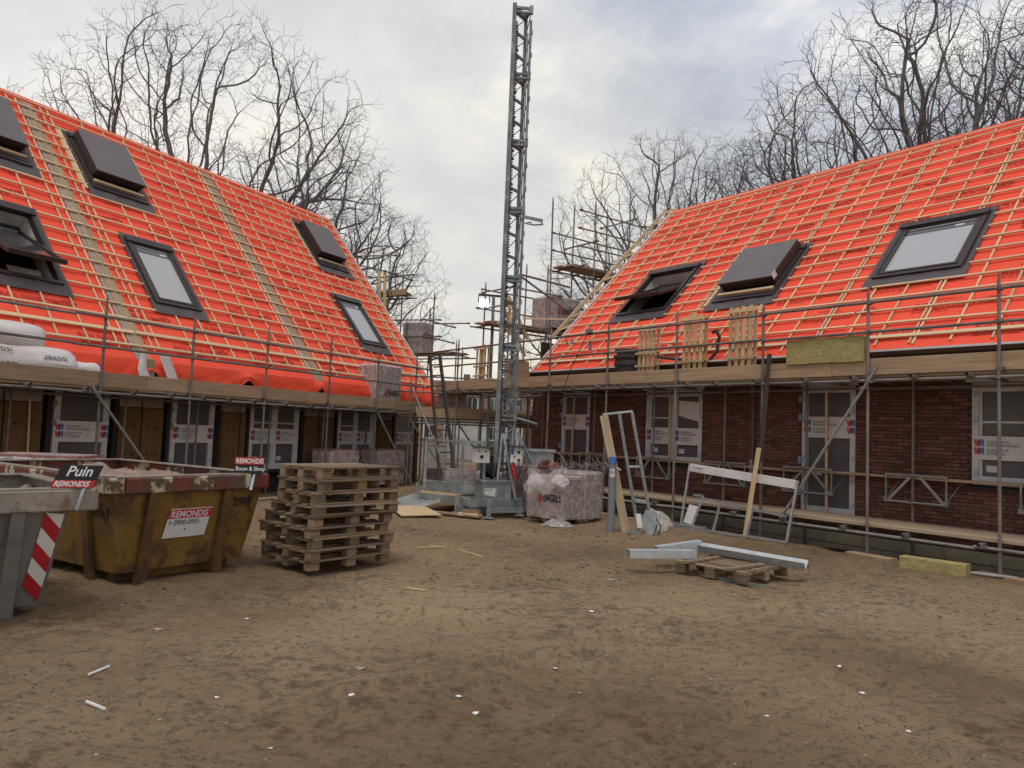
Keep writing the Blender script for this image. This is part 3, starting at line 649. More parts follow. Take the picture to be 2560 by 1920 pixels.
def hollow(name, p, q, par, mt='tube'):
    T, L = axis(p, q); k = ('hol', round(L, 2), mt)
    if k not in _cache:
        mb = MB().tube((0, 0, 0), (L, 0, 0), TRAD, 10, cap=False).tube((0, 0, 0), (L, 0, 0), TRAD*.86, 10, cap=False)
        me = mb.mesh('pipe', [mt], True); _cache[k] = me
    return link(name, _cache[k], par, T)
def run(par, name, x0, x1, y, z, mt, rnd, seg=5.6):
    x = x0
    while x < x1-.05:
        e = min(x+seg, x1); e = x1 if x1-e < 1 else e
        pipe(name, (x, y+rnd.uniform(-.004, .004), z+rnd.uniform(-.015, .015)), (e+.02, y, z+rnd.uniform(-.015, .015)), TRAD, mt, par); x = e
def scaffold(label, loc, rz, xs, x0, x1, yf, yr, zd, toe, rails, top, mt, rear, seed, ledger=.10, base=.0, yd=None):
    rnd = random.Random(seed); s = thing('scaffold', label, 'scaffold', loc, rz, 'tube scaffolds along the houses')
    for x in xs:
        standard(s, x, yf, base+.02, top+rnd.uniform(-.05, .05), mt, (rnd.uniform(-.3, .3), rnd.uniform(-.3, .3)))
        for z in rails: coupler(s, x, yf, z, rnd.choice((0, 15, -10)))
        coupler(s, x, yf, zd-ledger+.0, 0); coupler(s, x+.01, yf, zd+.02, 180)
        block('base_plank', (x+.1, yf-.06, base+.012), (.75, .2, .045), 'plank', s, RZ(rnd.uniform(-14, 14)), .006)
    for x in rear: standard(s, x, yr, base-.25, zd-.02, 'tube', tip=False)
    for z in rails: run(s, 'guard_rail', x0, x1, yf-.05, z, mt, rnd)
    run(s, 'ledger', x0, x1, yf-.05, zd-ledger, mt, rnd); run(s, 'ledger', x0, x1, yr+.05, zd-ledger-.04, 'tube', rnd)
    x = x0+.25
    while x < x1:
        hollow('transom', (x, yf-.15-rnd.uniform(0, .05), zd-ledger+.05), (x, yr+.2, zd-ledger+.05), s); coupler(s, x+.0, yf-.075, zd-ledger+.028, 90); x += rnd.uniform(.62, .98)
    # toe boards and deck
    x = x0
    while x < x1-.05:
        l = min(rnd.uniform(3.4, 4.3), x1-x); l = x1-x if x1-x-l < .7 else l
        bar('toe_board', (x+.004, yf+.045, zd+toe/2+rnd.uniform(-.01, .01)), (x+l-.004, yf+.045, zd+toe/2+rnd.uniform(-.01, .01)), .036, toe, 'plank', s, bev=.003); x += l
    n = int((yr-yf-.1)/.215)
    for k in range(n):
        x = x0+rnd.uniform(-.2, .1)
        while x < x1-.05:
            l = min(rnd.uniform(3.6, 4.2), x1-x); l = x1-x if x1-x-l < .7 else l
            bar('deck_plank', (x+.004, yf+.19+.215*k, zd-.02), (x+l-.004, yf+.19+.215*k, zd-.02), .205, .045, 'deck', s, bev=.004); x += l
    return s
SR = scaffold('long tube scaffold in front of the right brick house', (5.61, 11.92, 0), rad(-52.7), [5.8, 3.86, 1.91, .06, -1.86, -3.85, -5.82, -7.80, -9.79, -11.82], -13.05, 6.0, 0, 1.15, 2.84, .26, (3.52, 3.98), 4.26, 'tube', [4.2, 2.2, .22, -1.70, -3.52, -5.44, -7.37, -9.35, -11.3], 31)
SL = scaffold('long tube scaffold in front of the left house behind the skips', (0, 0, 0), rad(62.5), [2.7, 4.6, 6.49, 8.38, 10.27, 12.21, 14.30, 16.19, 17.98], 2.2, 18.6, 12.5, 13.5, 2.2, .26, (2.91, 3.42), 3.83, 'tube', [3.6, 5.5, 7.45, 9.6, 11.3, 13.4, 15.3, 17.1, 18.5], 32)
for p, q in (((8.15, 12.42, 2.2), (9.75, 12.42, .35)), ((16.05, 12.42, 2.2), (17.95, 12.42, .08))):
    hollow('brace', p, q, SL, 'tube_clean'); coupler(SL, p[0]+.12, 12.45, p[2]-.12, 30)
hollow('brace', (.24, -.09, 2.95), (-1.42, -.09, .40), SR, 'tube_clean'); coupler(SR, .10, -.06, 2.72, 30); coupler(SR, .02, -.06, 2.62, 10); coupler(SR, -1.36, -.06, .48, 20)
# low working walkway along the right wall
rnd = random.Random(3)
run(SR, 'ledger', -9.6, 6.0, -.05, .36, 'tube_clean', rnd)
x = -9.3
while x < 5.8:
    hollow('transom', (x, -.16, .41), (x, 1.3, .41), SR); coupler(SR, x, -.075, .385, 90); x += rnd.uniform(.85, 1.1)
for k in range(5):
    x = -9.5-rnd.uniform(0, .3)
    while x < 5.9:
        l = min(rnd.uniform(3.4, 4.3), 6.0-x); bar('deck_plank', (x, .15+.21*k, .475), (x+l-.004, .15+.21*k, .475), .206, .05, 'deck', SR, bev=.004); x += l
        if 6.0-x < .3: break
for x in (2.2, .22, -1.70, -3.52, -5.44, -7.37, -9.35):
    mb = MB(); w_, z0, z1 = .49, .82, 1.26; c = x+.08
    for zz_ in (z0, z1): mb.tube((c-w_, 1.06, zz_), (c+w_, 1.06, zz_), .018, 8)
    for sg in (-1, 1):
        mb.tube((c+sg*w_*.97, 1.06, z0), (c+sg*w_*.97, 1.06, z1), .013, 6); mb.tube((c+sg*w_*.97, 1.06, z0+.03), (c+sg*w_*.97+.12, 1.3, z1-.1), .008, 5)
        mb.beam((c+sg*w_*.88, 1.06, z0+.02), (c+sg*w_*.15, 1.06, z1-.02), .008, .045)
    part('trestle_bracket', mb, 'tube_clean', SR)
    for sg in (-1, 1): part('bracket_foot', MB().box((c+sg*w_*.97, 1.06, z0+.02), (.06, .05, .07)).tube((c+sg*w_*.97, 1.06, z0+.05), (c+sg*w_*.97, 1.06, z0+.30), .0165, 6), 'green_grey', SR)
    for zz_ in (z0, z1): coupler(SR, x, 1.12, zz_, 0)
x = -9.4
while x < 5.5:
    bar('bracket_board', (x, 1.22, 1.20+rnd.uniform(-.01, .02)), (x+3.9, 1.22, 1.20+rnd.uniform(-.01, .02)), .2, .045, 'plank', SR, bev=.004); x += 3.92
# ---- scaffold towers at the two gables
def tower(label, loc, rz, posts, decks, rails, seed, mt='tube'):
    rnd = random.Random(seed); s = thing('scaffold_tower', label, 'scaffold', loc, rz, 'scaffold towers at the gables')
    for x, y, z0, z1 in posts: standard(s, x, y, z0, z1, mt, (rnd.uniform(-.3, .3), rnd.uniform(-.3, .3)))
    for p, q in rails:
        pipe('guard_rail', p, q, TRAD, mt, s)
        for e in (p, q): coupler(s, e[0], e[1], e[2], rnd.uniform(0, 180))
    for x0, x1, y0, y1, z in decks:
        n = max(1, int((x1-x0)/.22))
        for k in range(n): bar('deck_plank', (x0+.11+.22*k, y0-rnd.uniform(0, .25), z), (x0+.11+.22*k, y1+rnd.uniform(0, .25), z), .21, .045, 'plank', s, bev=.004)
        for y in (y0+.1, (y0+y1)/2, y1-.1): pipe('transom', (x0-.25, y, z-.06), (x1+.2, y, z-.06), TRAD, mt, s)
        for x in (x0+.05, x1-.05): pipe('ledger', (x, y0-.3, z-.11), (x, y1+.3, z-.11), TRAD, mt, s)
    return s
TRt = tower('tall tube scaffold with two decks at the right house gable', (5.61, 11.92, 0), rad(-52.7),
    [(-10.45, .7, 0, 4.6), (-10.2, 1.99, 0, 8.48), (-10.62, 2.2, 0, 6.62), (-10.62, 4.0, 0, 8.9), (-10.62, 5.5, 0, 9.1), (-10.62, 7.2, 0, 9.2), (-11.65, .7, 0, 6.0), (-11.65, 2.2, 0, 6.8), (-11.65, 4.0, 0, 9.0), (-11.65, 5.5, 0, 9.2), (-11.65, 7.2, 0, 9.0)],
    [(-11.65, -10.55, .5, 3.6, 4.76), (-11.65, -10.55, 3.35, 6.6, 6.85), (-11.65, -10.5, 1.3, 8, 2.2)],
    [((-11.65, .5, 5.22), (-11.65, 3.9, 5.22)), ((-11.65, .6, 5.78), (-11.65, 4, 5.78)), ((-10.62, 1.2, 5.76), (-10.62, 2.7, 5.76)), ((-11.8, .75, 5.72), (-10.4, .75, 5.72)), ((-11.8, .75, 5.25), (-10.3, .75, 5.25)), ((-10.62, 3.4, 7.4), (-10.62, 7.2, 7.4)), ((-10.62, 3.4, 7.95), (-10.62, 7.2, 7.95)), ((-11.65, 3.2, 7.4), (-11.65, 7.2, 7.4)), ((-11.65, 3.2, 7.95), (-11.65, 7.2, 7.95)), ((-11.9, 3.9, 7.6), (-10.4, 3.9, 7.6)), ((-11.9, 5.5, 8.6), (-10.4, 5.5, 8.6)), ((-10.62, 3.4, 8.5), (-10.62, 7.2, 8.5))], 41)
for k, (a, b_) in enumerate((((-10.9, 1.15, 4.45), (-10.9, 1.0, 5.55)), ((-10.9, 1.0, 5.55), (-10.9, 1.75, 4.4)), ((-11.0, .85, 5.3), (-11.0, 1.75, 3.9)), ((-10.7, .5, 4.7), (-10.7, 1.4, 4.3)))): bar('timber_prop', a, b_, .045, .09, 'pale_wood', TRt)
TLt = tower('tube scaffold with stacked decks at the far end of left house', (0, 0, 0), rad(62.5),
    [(20.75, 16.7, 0, 8.5), (20.75, 15.7, 0, 7.7), (20.75, 13.86, 0, 6.25), (20.75, 14.9, 0, 5.4), (21.65, 16.9, 0, 7.6), (21.65, 15.8, 0, 7.3), (21.65, 14.55, 0, 5.9), (20.75, 12.9, 0, 4.6), (21.65, 13.2, 0, 4.5)],
    [(20.7, 21.6, 15.4, 17.1, 6.35), (20.7, 21.75, 13.0, 15.6, 4.22)],
    [((20.75, 17.4, 7.44), (20.75, 15.45, 6.95)), ((20.75, 17.3, 7.7), (20.75, 15.5, 7.6)), ((21.65, 17.3, 7.1), (21.65, 15.4, 7.1)), ((20.75, 15.4, 5.35), (20.75, 13.6, 5.3)), ((20.75, 15.4, 4.78), (20.75, 13.6, 4.75)), ((20.3, 13.86, 5.25), (22.1, 13.86, 5.25)), ((20.3, 13.86, 4.7), (22.1, 13.86, 4.7)), ((21.65, 15.4, 5.35), (21.65, 13.0, 5.3)), ((20.4, 15.7, 7.0), (22, 15.7, 7.0))], 42)
bar('timber_prop', (20.5, 16.0, 7.0), (20.55, 15.9, 5.2), .05, .11, 'pale_wood', TLt); bar('timber_prop', (20.5, 15.75, 7.0), (20.5, 15.65, 5.2), .05, .11, 'pale_wood', TLt); bar('timber_prop', (20.6, 15.6, 6.27), (20.6, 14.9, 6.27), .04, .2, 'plank', TLt)
# deck bridging the gap between the houses, well behind the hoist
TB = thing('scaffold', 'low dark scaffold deck bridging the gap behind the hoist mast', 'scaffold', (0, 0, 0), 0, 'tube scaffolds along the houses')
rnd = random.Random(8)
for x, y in ((-2.9, 21.6), (-1.6, 21.9), (-.2, 22.2), (1.0, 22.5), (-2.7, 23.0), (-.9, 23.2), (.8, 23.5)): standard(TB, x, y, 0, 2.9+rnd.uniform(0, .9), 'tube')
for k in range(6): bar('deck_plank', (-3.2, 21.8+.22*k, 2.02), (1.6, 22.6+.22*k, 2.02), .21, .05, 'plank', TB)
bar('toe_board', (-3.2, 21.66, 2.18), (1.6, 22.46, 2.18), .035, .3, 'plank', TB)
for z in (1.93, 1.86): pipe('ledger', (-3.3, 21.7, z), (1.7, 22.5, z), TRAD, 'tube', TB); pipe('ledger', (-3.3, 22.9, z), (1.7, 23.7, z), TRAD, 'tube', TB)
for z in (2.75, 3.2): pipe('guard_rail', (-3.3, 21.6, z), (1.7, 22.4, z), TRAD, 'tube', TB)
for p, q in (((-2.9, 21.5, 2.0), (-1.6, 21.8, .1)), ((-1.6, 21.8, 2.0), (-.3, 22.1, .2))): pipe('brace', p, q, TRAD, 'tube', TB)
# raking verge timber on the right gable, nailed to the roof
bar('verge_timber', (-9.75, 1.7, 4.35), (-9.75, 6.25, 8.95), .04, .09, 'batten', HR)
for k in range(11):
    f = k/10; bar('verge_strut', (-9.75, 1.95+4.1*f, 4.60+4.15*f), (-9.36, 2.25+4.05*f, 4.78+4.13*f), .03, .06, 'batten', HR)
bar('verge_lath', (-10.6, 1.3, 4.92), (-9.3, 2.9, 4.95), .03, .045, 'batten', HR)
# ================================================================ rack-and-pinion hoist
HO = thing('material_hoist', 'tall grey lattice hoist mast standing in the middle of the yard', 'hoist', (-.1, 15.6, 0), 0)
MH = 10.85
A_, B_, C_ = Vector((-.17, -.05, 0)), Vector((.08, .30, 0)), Vector((.19, -.02, 0))
part('mast_leg', MB().box((A_.x, A_.y, MH/2+.1), (.085, .085, MH-.2)), 'mast_grey', HO); part('mast_leg', MB().box((B_.x, B_.y, MH/2+.05), (.075, .075, MH-.3)), 'mast_grey', HO); part('mast_leg', MB().tube((C_.x, C_.y, .2), (C_.x, C_.y, MH-.35), .028, 10).tube((C_.x-.055, C_.y+.05, .4), (C_.x-.055, C_.y+.05, MH-.6), .013, 6), 'mast_grey', HO)
part('mast_cap', MB().beam(A_+Z*(MH-.04), B_+Z*(MH-.08), .05, .05), 'mast_grey', HO)
nsec = 7
for k in range(nsec+1):
    z = .55+1.455*k
    mb = MB(); mb.beam(A_+Z*z, B_+Z*z, .09, .12); mb.beam(A_+Z*(z+.03), C_+Z*(z+.03), .05, .05); mb.beam(A_+Z*(z-.06), C_+Z*(z-.06), .05, .04); mb.beam(B_+Z*z, C_+Z*z, .05, .05); mb.box((C_.x, C_.y, z), (.08, .08, .17))
    part('mast_frame', mb, 'mast_grey', HO)
    if k == nsec: break
    for q in (1, 2):
        zz_ = z+1.455*q/3; bar('rung', A_+Z*zz_, B_+Z*zz_, .05, .05, 'mast_grey', HO)
    for q in range(3):
        z0 = z+1.455*q/3; mb = MB().tube(A_+Z*(z0+.06), B_+Z*(z0+.44), .011, 5).tube(B_+Z*(z0+.05), C_+Z*(z0+.43), .011, 5)
        if k < 2: mb.tube(A_+Z*(z0+.04), C_+Z*(z0+.26), .011, 5).tube(C_+Z*(z0+.26), A_+Z*(z0+.46), .011, 5)
        part('diagonal_rod', mb, 'mast_grey', HO)
    for q in (.45, .95): block('joint_bolt', (C_.x+.03, C_.y-.02, z+q), (.035, .05, .09), 'mast_grey', HO)
rk = MB().box((A_.x+.06, A_.y-.01, MH/2), (.03, .03, MH-.8)); z = .5
while z < MH-.5: rk.box((A_.x+.085, A_.y-.01, z), (.03, .028, .022)); z += .055
z = .9
while z < MH-.5: rk.box((A_.x+.09, A_.y-.02, z), (.055, .05, .03)); rk.box((A_.x+.09, A_.y-.02, z+.18), (.055, .05, .03)); z += .727
part('rack', rk, 'dark_steel', HO)
mb = MB().beam((.2, -.02, 6.23), (.60, -.12, 6.13), .05, .06); mb.path([(.58, -.12, 6.10), (.60, -.25, 6.02), (.44, -.32, 5.98), (.24, -.28, 6.02), (.36, -.1, 6.1)], .018, 6); part('stop_arm', mb, 'mast_grey', HO)
for p, q in (((.2, 0, 5.0), (1.35, 1.75, 5.12)), ((.2, .1, 4.98), (1.2, 2.0, 4.7)), ((.2, 0, 2.0), (.65, -.25, 1.88)), ((-.1, .3, 2.05), (.65, -.22, 1.86))): pipe('wall_tie', p, q, .024, 'mast_grey', HO)
# base frame, cable bin, tripod braces
mb = MB()
mb.beam((-.62, -.62, .27), (.38, -.15, .27), .08, .15); mb.beam((-.62, -.62, .27), (-.95, .1, .27), .08, .15); mb.beam((.36, -.15, .27), (0.05, .55, .27), .08, .15); mb.beam((-.25, -.8, .16), (.42, -.45, .16), .10, .10); mb.beam((-.9, -.35, .14), (-.2, -.1, .14), .1, .14)
part('base_frame', mb, 'hoist_grey', HO)
for x, y in ((-.25, -.80), (.36, -.15), (-.92, -.1), (.1, .5)): part('base_foot', MB().box((x, y, .19), (.09, .09, .36)).box((x, y, .015), (.2, .2, .02)), 'hoist_grey', HO)
T = TR(-.20, -.20, .50) @ RZ(24)
cbn = part('cable_bin', MB().box((0, 0, 0), (.62, .42, .36)), 'hoist_grey', HO, T)
part('bin_lid', MB().box((0, 0, .195), (.66, .46, .035)).path([(-.22, -.1, .21), (-.22, -.1, .25), (-.12, -.1, .25), (-.12, -.1, .21)], .01, 5), 'hoist_grey', cbn)
lb = MB().add([(-.27, -.212, -.14), (-.03, -.212, -.14), (-.03, -.212, .06), (-.27, -.212, .06)], [(0, 1, 2, 3)]).add([(-.27, -.213, -.13), (-.03, -.213, -.15), (-.03, -.213, -.11), (-.15, -.213, -.09), (-.27, -.213, -.07)], [(0, 1, 2, 3, 4)], 1).add([(-.25, -.213, .02), (-.10, -.213, .02), (-.10, -.213, .035), (-.25, -.213, .035)], [(0, 1, 2, 3)], 2)
part('maker_label', lb, ['label_white', 'green_grey', 'print_grey'], cbn)
for p, q in (((-.06, -.12, 1.66), (-.13, -.42, .33)), ((-.04, -.12, 1.66), (.27, -.30, .33)), ((.26, .0, 1.70), (.72, 0, .80)), ((.26, 0, 1.7), (.80, -.1, .1))): pipe('tripod_brace', p, q, .028, 'hoist_grey', HO, 10)
# control boxes
def ctrl(x, y, z, w_, h_, rz, extra):
    T = TR(x, y, z) @ RZ(rz); o = part('control_box', MB().box((0, 0, 0), (w_, .22, h_)), 'film_white', HO, T)
    part('rain_hood', MB().add([(-w_/2-.05, -.2, h_/2+.03), (w_/2+.05, -.2, h_/2+.03), (w_/2+.05, .15, h_/2+.06), (-w_/2-.05, .15, h_/2+.06), (-w_/2-.05, -.2, h_/2+.02), (w_/2+.05, -.2, h_/2+.02), (w_/2+.05, .15, h_/2+.05), (-w_/2-.05, .15, h_/2+.05)], [(0, 1, 2, 3), (7, 6, 5, 4), (0, 4, 5, 1), (1, 5, 6, 2)]), 'black', o)
    sw = MB()
    for a, b_, s in extra: sw.tube((a, -.11, b_), (a, -.13, b_), s, 10)
    part('switch', sw, 'black', o)
    return o
ctrl(-.47, -.35, 1.20, .30, .28, 22, [(-.08, .09, .014), (.06, .09, .014), (-.02, -.02, .035)])
o2 = ctrl(.26, -.25, 1.23, .24, .28, -8, [(.05, .07, .03), (-.03, -.02, .016), (.06, -.09, .03)])
part('blue_sticker', MB().add([(-.115, -.112, .02), (-.045, -.112, .02), (-.045, -.112, .13), (-.115, -.112, .13)], [(0, 1, 2, 3)]), 'blue', o2)
part('plug', MB().tube((-.08, -.05, -.18), (-.02, -.06, -.42), .045, 10).tube((-.02, -.06, -.42), (-.01, -.06, -.5), .03, 8), 'red', o2)
cb_ = part('drive_cabinet', MB().box((0, 0, 0), (.52, .4, 1.05)).box((0, -.02, .55), (.58, .46, .05)), 'hoist_grey', HO, TR(.78, .75, .78) @ RZ(6))
part('warning_plate', MB().box((-.16, -.205, -.1), (.05, .006, .16)), 'label_white', cb_); mt = part('motor', MB().box((-.32, .3, .95), (.34, .4, .5)).tube((-.32, .1, .75), (-.32, .55, .75), .13, 12).box((-.35, .25, .5), (.2, .3, .5)), 'dark_steel', HO)
cab = MB()
for k in range(5):
    a = random.Random(k); cab.path([(-.3+.05*k, -.1, 1.05), (-.35+.06*k, -.25, .9-.04*k), (-.2+.03*k, -.28, .78+.03*k), (-.05+.05*k, -.15, .95)], .012, 5)
part('cables', cab, 'black', HO, None, True)
# landing gate, mesh panels, platform and ramp
G0, G1, G2 = Vector((-1.68, .58, 0)), Vector((-.86, 0, 0)), Vector((-.40, -.02, 0))
for a, b_ in ((G0, G1), (G1, G2)):
    mb = MB()
    for e in ((a, b_) if a is G0 else (b_,)): mb.box((e.x, e.y, .93), (.06, .06, 1.12))
    mb.beam(a+Z*1.46, b_+Z*1.46, .05, .05); mb.beam(a+Z*.42, b_+Z*.42, .05, .05); mb.beam(a+Z*.60, b_+Z*.60, .03, .03)
    g = part('landing_gate', mb, 'hoist_grey', HO)
    part('mesh_panel', MB().add([tuple(a+Z*.6), tuple(b_+Z*.6), tuple(b_+Z*1.44), tuple(a+Z*1.44)], [(0, 1, 2, 3)]), 'wire_mesh', g); part('kick_plate', MB().beam(a+Z*.51, b_+Z*.51, .02, .16), 'hoist_grey', g)
part('gas_strut', MB().tube((-1.80, .50, .45), (-1.72, .52, .95), .014, 6).box((-1.82, .5, .42), (.07, .07, .25)), 'hoist_grey', HO)
part('platform_floor', MB().extr([(-1.75, .5, .33), (-.88, -.06, .33), (-.2, .9, .33), (-1.05, 1.6, .33)], (0, 0, .05)), 'plywood', HO); part('platform_beam', MB().beam((-1.75, .5, .28), (-.88, -.06, .28), .08, .12), 'hoist_grey', HO)
mb = MB(); q0, q1, q2, q3 = [Vector(p)-Vector((-.1, 15.6, 0)) for p in ((-2.62, 16.45, .04), (-1.93, 15.88, .04), (-.98, 15.72, .36), (-1.74, 16.30, .36))]
for k in range(6):
    f = k/5; mb.beam(q0.lerp(q1, f), q3.lerp(q2, f), .03, .035)
for k in range(13):
    f = k/12; mb.beam(q0.lerp(q3, f), q1.lerp(q2, f), .022, .02)
mb.beam(q0, q3, .05, .07); mb.beam(q1, q2, .05, .07); part('loading_ramp', mb, 'zinc', HO)
# ================================================================ skips
def skip_body(par, top, bot, z0, z1, mt):
    n = len(top); mb = MB()
    v = [(x, y, z0) for x, y in bot]+[(x, y, z1) for x, y in top]; mb.add(v, [(i, (i+1) % n, n+(i+1) % n, n+i) for i in range(n)]+[tuple(range(n))[::-1]])
    v2 = [(x*.985+.02, y*.985+.02, z0+.02) for x, y in bot]+[(x*.985+.02, y*.985+.02, z1) for x, y in top]; mb.add(v2, [(n+i, n+(i+1) % n, (i+1) % n, i) for i in range(n)]+[tuple(range(n))])
    return part('body', mb, mt, par)
YS = thing('skip', 'yellow rusty skip with red and cream striped rim beside the pallet stack', 'skip', (-3.84, 7.38, 0), rad(57), 'waste skips')
W_, D_ = 1.85, 3.1
top = [(.04, .04), (W_-.04, .04), (W_-.04, D_-.04), (.04, D_-.04)]; bot = [(.17, .13), (W_-.22, .13), (W_-.22, D_-.13), (.17, D_-.13)]
skip_body(YS, top, bot, .13, .94, 'yellow_paint')
def rim(par, p, q, n, mats, h, wd, zc, name='rim_segment'):
    p = Vector(p); q = Vector(q)
    for k in range(n):
        a = p.lerp(q, k/n); b_ = p.lerp(q, (k+1)/n); d = (b_-a).normalized()*.0012
        bar(name, (a.x+d.x, a.y+d.y, zc), (b_.x-d.x, b_.y-d.y, zc), wd, h, mats[k % len(mats)], par, bev=.012)
cor = [(.0, .12), (.12, 0), (W_-.02, 0), (W_, .1), (W_, D_), (0, D_)]
for i, (n, mm) in enumerate(((1, ['rim_white']), (7, ['rim_red', 'rim_white']), (1, ['rim_red']), (8, ['rim_white', 'rim_red']), (6, ['rim_red', 'rim_white']), (10, ['rim_red', 'rim_white']))):
    rim(YS, cor[i], cor[(i+1) % 6], n, mm, .16, .07, 1.01)
mb = MB().box((W_/2, .04, 1.098), (W_-.1, .12, .014)).box((.04, D_/2, 1.098), (.12, D_-.2, .014)).box((W_-.04, D_/2, 1.098), (.12, D_-.2, .014)).box((W_/2, D_-.04, 1.098), (W_, .12, .014)); part('rim_top', mb, 'rim_grey', YS)
def rib(par, a, b_, w_, d_, mt):
    bar('rib', a, b_, w_, d_, mt, par, up=(1, 0, 0) if abs(b_[0]-a[0]) < .2 else Z, bev=.01)
for x in (.42, 1.30):
    mb = MB().beam((x-.03, .09, .02), (x, .015, .95), .11, .07, up=Vector((1, 0, 0))); part('rib', MB().extr([(x-.075, .14, .0), (x+.045, .14, .0), (x+.04, .03, .93), (x-.035, .03, .93)], (0, -.055, 0)), 'rib_yellow', YS)
for y in (.55, 1.7, 2.6): part('rib', MB().extr([(.17, y-.06, 0), (.17, y+.06, 0), (.05, y+.05, .93), (.05, y-.05, .93)], (-.05, 0, 0)), 'rib_yellow', YS)
for y in (.4, 1.6): part('skid', MB().box((W_/2, y, .065), (W_-.5, .14, .13)), 'yellow_paint', YS)
part('rubble_load', MB().grid(lambda u, w_: (.06+(W_-.12)*u, .06+(D_-.12)*w_, .93+.12*noise.noise(Vector((u*5, w_*9, 2)))+.10*sin(pi*u)*sin(pi*w_)+.05*noise.noise(Vector((u*15, w_*26, 5)))), 30, 50), 'rubble', YS)
SIDE = TR(0, .125, .15) @ RX(6) # leaning side plane: x along side, z up
def on_side(x, z, d=.012): return Matrix.Translation((x, .135-.105*(z-.13)/.81-d, z)) @ RX(7.4) @ FRONT
# notice on the side
mb = MB(); sk = .06
mb.add([(0, 0, 0), (.50, 0, 0), (.50+sk, .31, 0), (sk, .31, 0)], [(0, 1, 2, 3)]); mb.add([(sk*.7, .205, .002), (.50+sk*.66, .205, .002), (.50+sk*.96, .30, .002), (sk*.97, .30, .002)], [(0, 1, 2, 3)], 1)
put(mb, text('REMONDIS', .070, .03, .12, .93), .065, .218, .004, 0); put(mb, text('> 0900-0955', .058, .014, .1, .88), .05, .135, .004, 2); mb.box((.25, .085, .003), (.02, .018, .001), 2)
part('company_notice', mb, ['label_white', 'red', 'print_grey'], YS, on_side(.60, .44))
mb = MB(); put(mb, text('2909', .10, .03, 0, .9), 0, 0, .003); part('painted_number', mb, 'black', YS, on_side(1.42, .74))
gr = MB()
def stroke(pts, r):
    for a, b_ in zip(pts, pts[1:]): gr.beam((a[0], a[1], .0), (b_[0], b_[1], .0), r, .004)
stroke([(0, .02), (.01, .13), (.04, .14), (.05, .02)], .012); stroke([(.085, .10), (.09, .03), (.12, .02), (.13, .10)], .012); stroke([(.165, .16), (.175, 0), (.18, .08), (.215, .07), (.23, -.03)], .012); stroke([(.275, .13), (.268, .0)], .013); stroke([(.266, -.04), (.266, -.055)], .013)
part('graffiti', gr, 'black', YS, Matrix.Translation((.075, .46, .66)) @ RZ(-90) @ RX(7.4) @ FRONT)
S1 = thing('sign', 'red and black sign reading Bouw & Sloop clipped on yellow skip rim', 'sign', (-2.98, 8.70, 1.09), rad(20), 'signs on the skips')
mb = MB().box((0, 0, .10), (.32, .008, .20)); p_ = part('panel', mb, 'black', S1)
mb = MB().box((0, -.0055, .155), (.315, .003, .085), 1); put(mb, text('REMONDIS', .057, .03, 0, .78), -.147, .128, .008, 0, FRONT); put(mb, text('Bouw & Sloop', .048, .02, 0, .84), -.147, .045, .006, 0, FRONT); part('lettering', mb, ['white', 'red'], p_)
for x in (-.11, .06): part('bracket', MB().beam((x, .01, .02), (x-.03, -.07, -.17), .03, .006), 'galv', S1)
# grey skip
GS = thing('skip', 'grey steel skip with red and white warning stripes at left edge', 'skip', (-3.36, 6.17, 0), rad(47), 'waste skips')
top = [(-3.1, .04), (-.17, .04), (-.17, 1.7), (-3.1, 1.7)]; bot = [(-2.9, .45), (-.22, .45), (-.22, 1.35), (-2.9, 1.35)]
skip_body(GS, top, bot, .12, .96, 'grey_paint')
mb = MB(); rc = [(-3.16, 0), (0, 0), (0, 1.74), (-3.16, 1.74)]
for a, b_ in zip(rc, rc[1:]+rc[:1]): bar('rim_segment', (a[0], a[1], 1.015), (b_[0], b_[1], 1.015), .07, .17, 'rim_grey', GS, bev=.012)
part('rim_top', MB().box((-1.58, .04, 1.106), (3.1, .13, .013)).box((-.05, .87, 1.106), (.13, 1.6, .013)).box((-1.58, 1.7, 1.106), (3.1, .13, .013)), 'rim_grey', GS)
for x0, x1 in ((-.52, -.46), (-2.1, -2.0)): part('rib', MB().extr([(x1-.06, .50, 0), (x1+.06, .50, 0), (x0+.045, .07, .93), (x0-.045, .07, .93)], (0, -.08, 0)), 'grey_paint', GS)
part('skid', MB().box((-1.5, .62, .06), (2.2, .14, .12)), 'grey_paint', GS)
part('skid', MB().box((-1.5, 1.2, .06), (2.2, .14, .12)), 'grey_paint', GS)
part('rubble_load', MB().grid(lambda u, w_: (-3.06+3.0*u, .06+1.6*w_, .97+.10*noise.noise(Vector((u*7, w_*4, 8)))+.05*noise.noise(Vector((u*26, w_*15, 5)))), 50, 30), 'rubble', GS)
# warning stripes down the sloping end
st = MB()
def edge(z): return -.22+.05*(z-.12)/.84     # x of the body end at height z
for k in range(6):
    z0, z1 = .15+.125*k, .15+.125*(k+1)
    def pt(z, off): y = .45-.41*(z-.12)/.84; return (edge(z)-off-.012, y-.012, z)
    st.add([pt(z0, .0), pt(z1, .0), pt(min(.92, z1+.15), .14), pt(min(.92, z0+.15), .14)], [(3, 2, 1, 0)], k % 2)
part('warning_stripes', st, ['red', 'white'], GS)
NT = TR(-.62, .255-.012, .50) @ RX(-26) @ FRONT
NT = TR(-.62, .265-.02, .50) @ RX(26) @ FRONT
mb = MB().add([(-.36, -.05, 0), (.03, -.05, 0), (.03, .06, 0), (-.36, .06, 0)], [(0, 1, 2, 3)]); put(mb, text('REMONDIS', .055, .03, 0, .78), -.32, -.025, .003, 1); put(mb, text('®', .04, .001, 0, 1), -.02, .0, .003, 1); part('company_notice', mb, ['red', 'white'], GS, NT)
